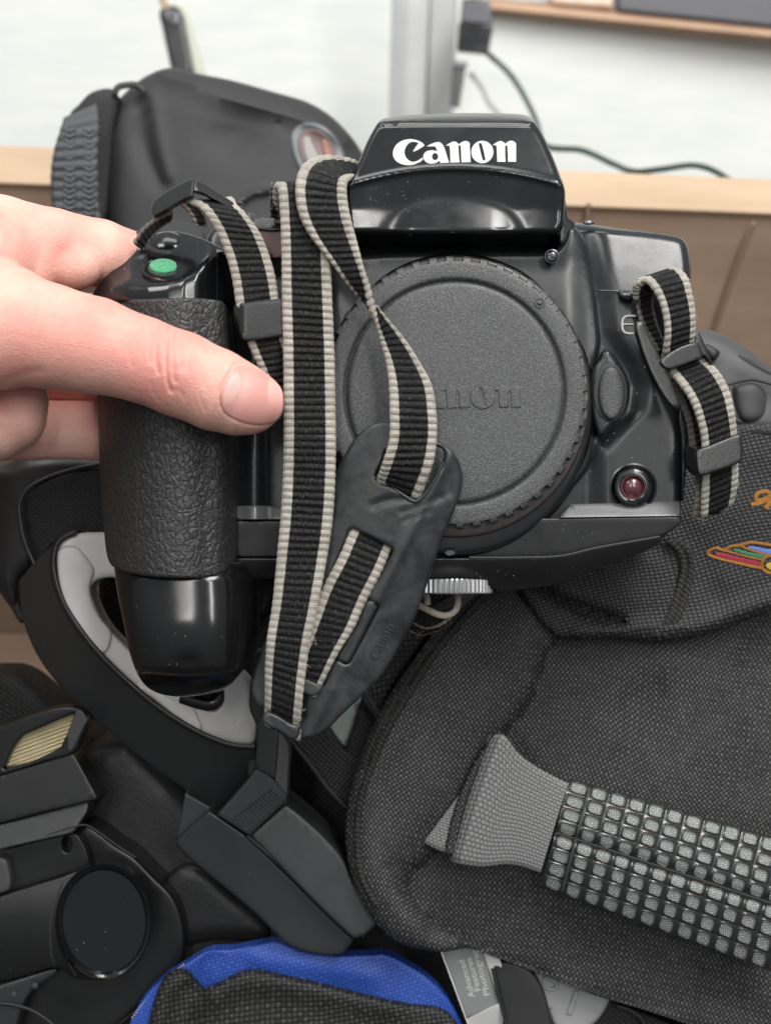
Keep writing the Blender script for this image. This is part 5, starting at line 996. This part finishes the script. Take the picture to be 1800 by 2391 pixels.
relief('step_face', fI((-40, 606, 1), (0, 600), (200, 548), (385, 490, 1), (378, 545), (350, 590), (318, 640, 1), (0, 712), (-40, 722, 1)), lambda x, y: -448+.35*(y-1880), MMATTE, t, r=4, rz=6, thick=80, res=12)
relief('side_body', fI((428, 496, 1), (382, 492, 1), (372, 560), (330, 620), (370, 604), (430, 636), (500, 690), (580, 740), (660, 820), (760, 930), (800, 1100), (760, 1260), (600, 1400), (400, 1560, 1), (-40, 1560, 1), (-40, 700, 1), (330, 610)), -520, MSHADEP, t, r=12, rz=18, thick=120, res=14)
relief('lower_panel', fI((-40, 726, 1), (0, 714), (318, 640), (345, 660), (372, 710), (392, 790, 1), (250, 832), (60, 890), (-40, 920, 1)), -470, MSHADEP, t, r=5, thick=50, res=10, holes=[fI(*[(288+20*math.cos(a), 690+34*math.sin(a)) for a in np.linspace(0, 6.28, 14)[:-1]])])
relief('side_knob', fI((-40, 755), (20, 750), (42, 800), (44, 880), (10, 900), (-40, 905)), -440, MGREYRUB, t, r=10, thick=30, res=8)
relief('lens_barrel', fI((-40, 925, 1), (60, 892), (250, 832), (400, 790), (560, 860), (500, 1240), (330, 1270), (245, 1222), (100, 1262), (0, 1290), (-40, 1300, 1)), lambda x, y: -430-.0016*(y-2170)**2, MSHADEP, t, r=6, rz=8, thick=100, res=12)
relief('barrel_groove', fI((268, 850, 1), (276, 850, 1), (236, 960), (222, 1060), (228, 1160), (240, 1222, 1), (232, 1222, 1), (216, 1160), (212, 1060), (226, 950)), lambda x, y: -428-.0016*(y-2170)**2, MRUB, t, r=1.5, thick=6, res=10)
lz = lathe('lens_front', fI((452, 1024))[0]+(-396,), [(112, -30), (111, 0), (107, 7), (102, 3), (99, -8), (.01, -10)], MGLOSS, t, seg=72, sy=1.22, n=(.22, 0, 1))
relief('bottom_flange', fI((-40, 1310, 1), (100, 1266), (240, 1224), (255, 1240), (180, 1290), (130, 1335), (95, 1400), (60, 1540, 1), (-40, 1560, 1)), lambda x, y: -450-.2*(x-60), MMATTE, t, r=6, rz=8, thick=50, res=12)
tube('body_seam', [fI(p)[0]+(-436,) for p in ((-40, 1375), (60, 1385), (140, 1410), (220, 1463), (280, 1520))], 4, MRUB, t)
for q in ((60, 1340), (150, 1300)): lathe('body_screw', fI(q)[0]+(-440,), [(8, -3), (7, 2), (.01, 3)], MDARKM, t, seg=16)
tube('panel_line', [fI(p)[0]+(-424,) for p in ((0, 712), (120, 678), (250, 632), (320, 612), (372, 606), (432, 640), (500, 690), (585, 745))], 2, MGREYRUB, t, seg=6)
tube('rim_highlight_ring', [fI(p)[0]+(-414,) for p in ((340, 810), (285, 880), (258, 980), (258, 1090), (285, 1180), (325, 1260))], 4, MGLOSS, t, seg=8)
# dark leather case filling the bottom of the carton between the devices
t = thing('leather_case', (600, 2100, -620), 'soft dark leather case deep in the carton between the second camera and the looped device', 'case')
relief('leather_body', fI((560, 200, 1), (900, 560), (1250, 1000), (1420, 1250), (900, 1400), (500, 1500), (300, 1300), (250, 800), (350, 300)), lambda x, y: -640+.06*(y-2000), MDEEP, t, r=60, rz=60, thick=200, res=18)
relief('flap_fold', fI((720, 830), (790, 780), (870, 790), (1000, 900), (1160, 1040), (1150, 1100), (950, 1100), (700, 1120), (640, 1000), (680, 900)), lambda x, y: -585+0*x, MDEEP, t, r=36, rz=30, thick=60, res=14)
t = thing('dark_backing', (300, 1700, -800), 'dark cloth added deep behind the curved loop and the second camera', 'backing')
relief('backing_body', fI((-300, -40, 1), (0, -60), (100, -20), (300, 150), (600, 350), (900, 560), (700, 700), (300, 500), (-300, 500, 1)), lambda x, y: -760+20*np.sin(x/60.), MBAG3, t, r=40, rz=40, thick=200, res=20)  # added dark sheet so that the depth behind the loop looks black
t = thing('black_lined_bag', (1000, 1500, -760), 'black fabric bag lying under everything in the middle of the carton', 'bag')
relief('bag_fabric', [(260, 1290), (560, 1200), (900, 1150), (1300, 1100), (1700, 950), (1900, 1000, 1), (1900, 2600, 1), (800, 2600, 1), (700, 2300), (760, 2000), (600, 1850), (400, 1700), (250, 1480)], lambda x, y: -720+20*np.sin(x/90.)*np.cos(y/120.), MBAG3, t, r=60, rz=60, thick=250, res=30)  # left end stretched as dark backing, keeps the loop opening black
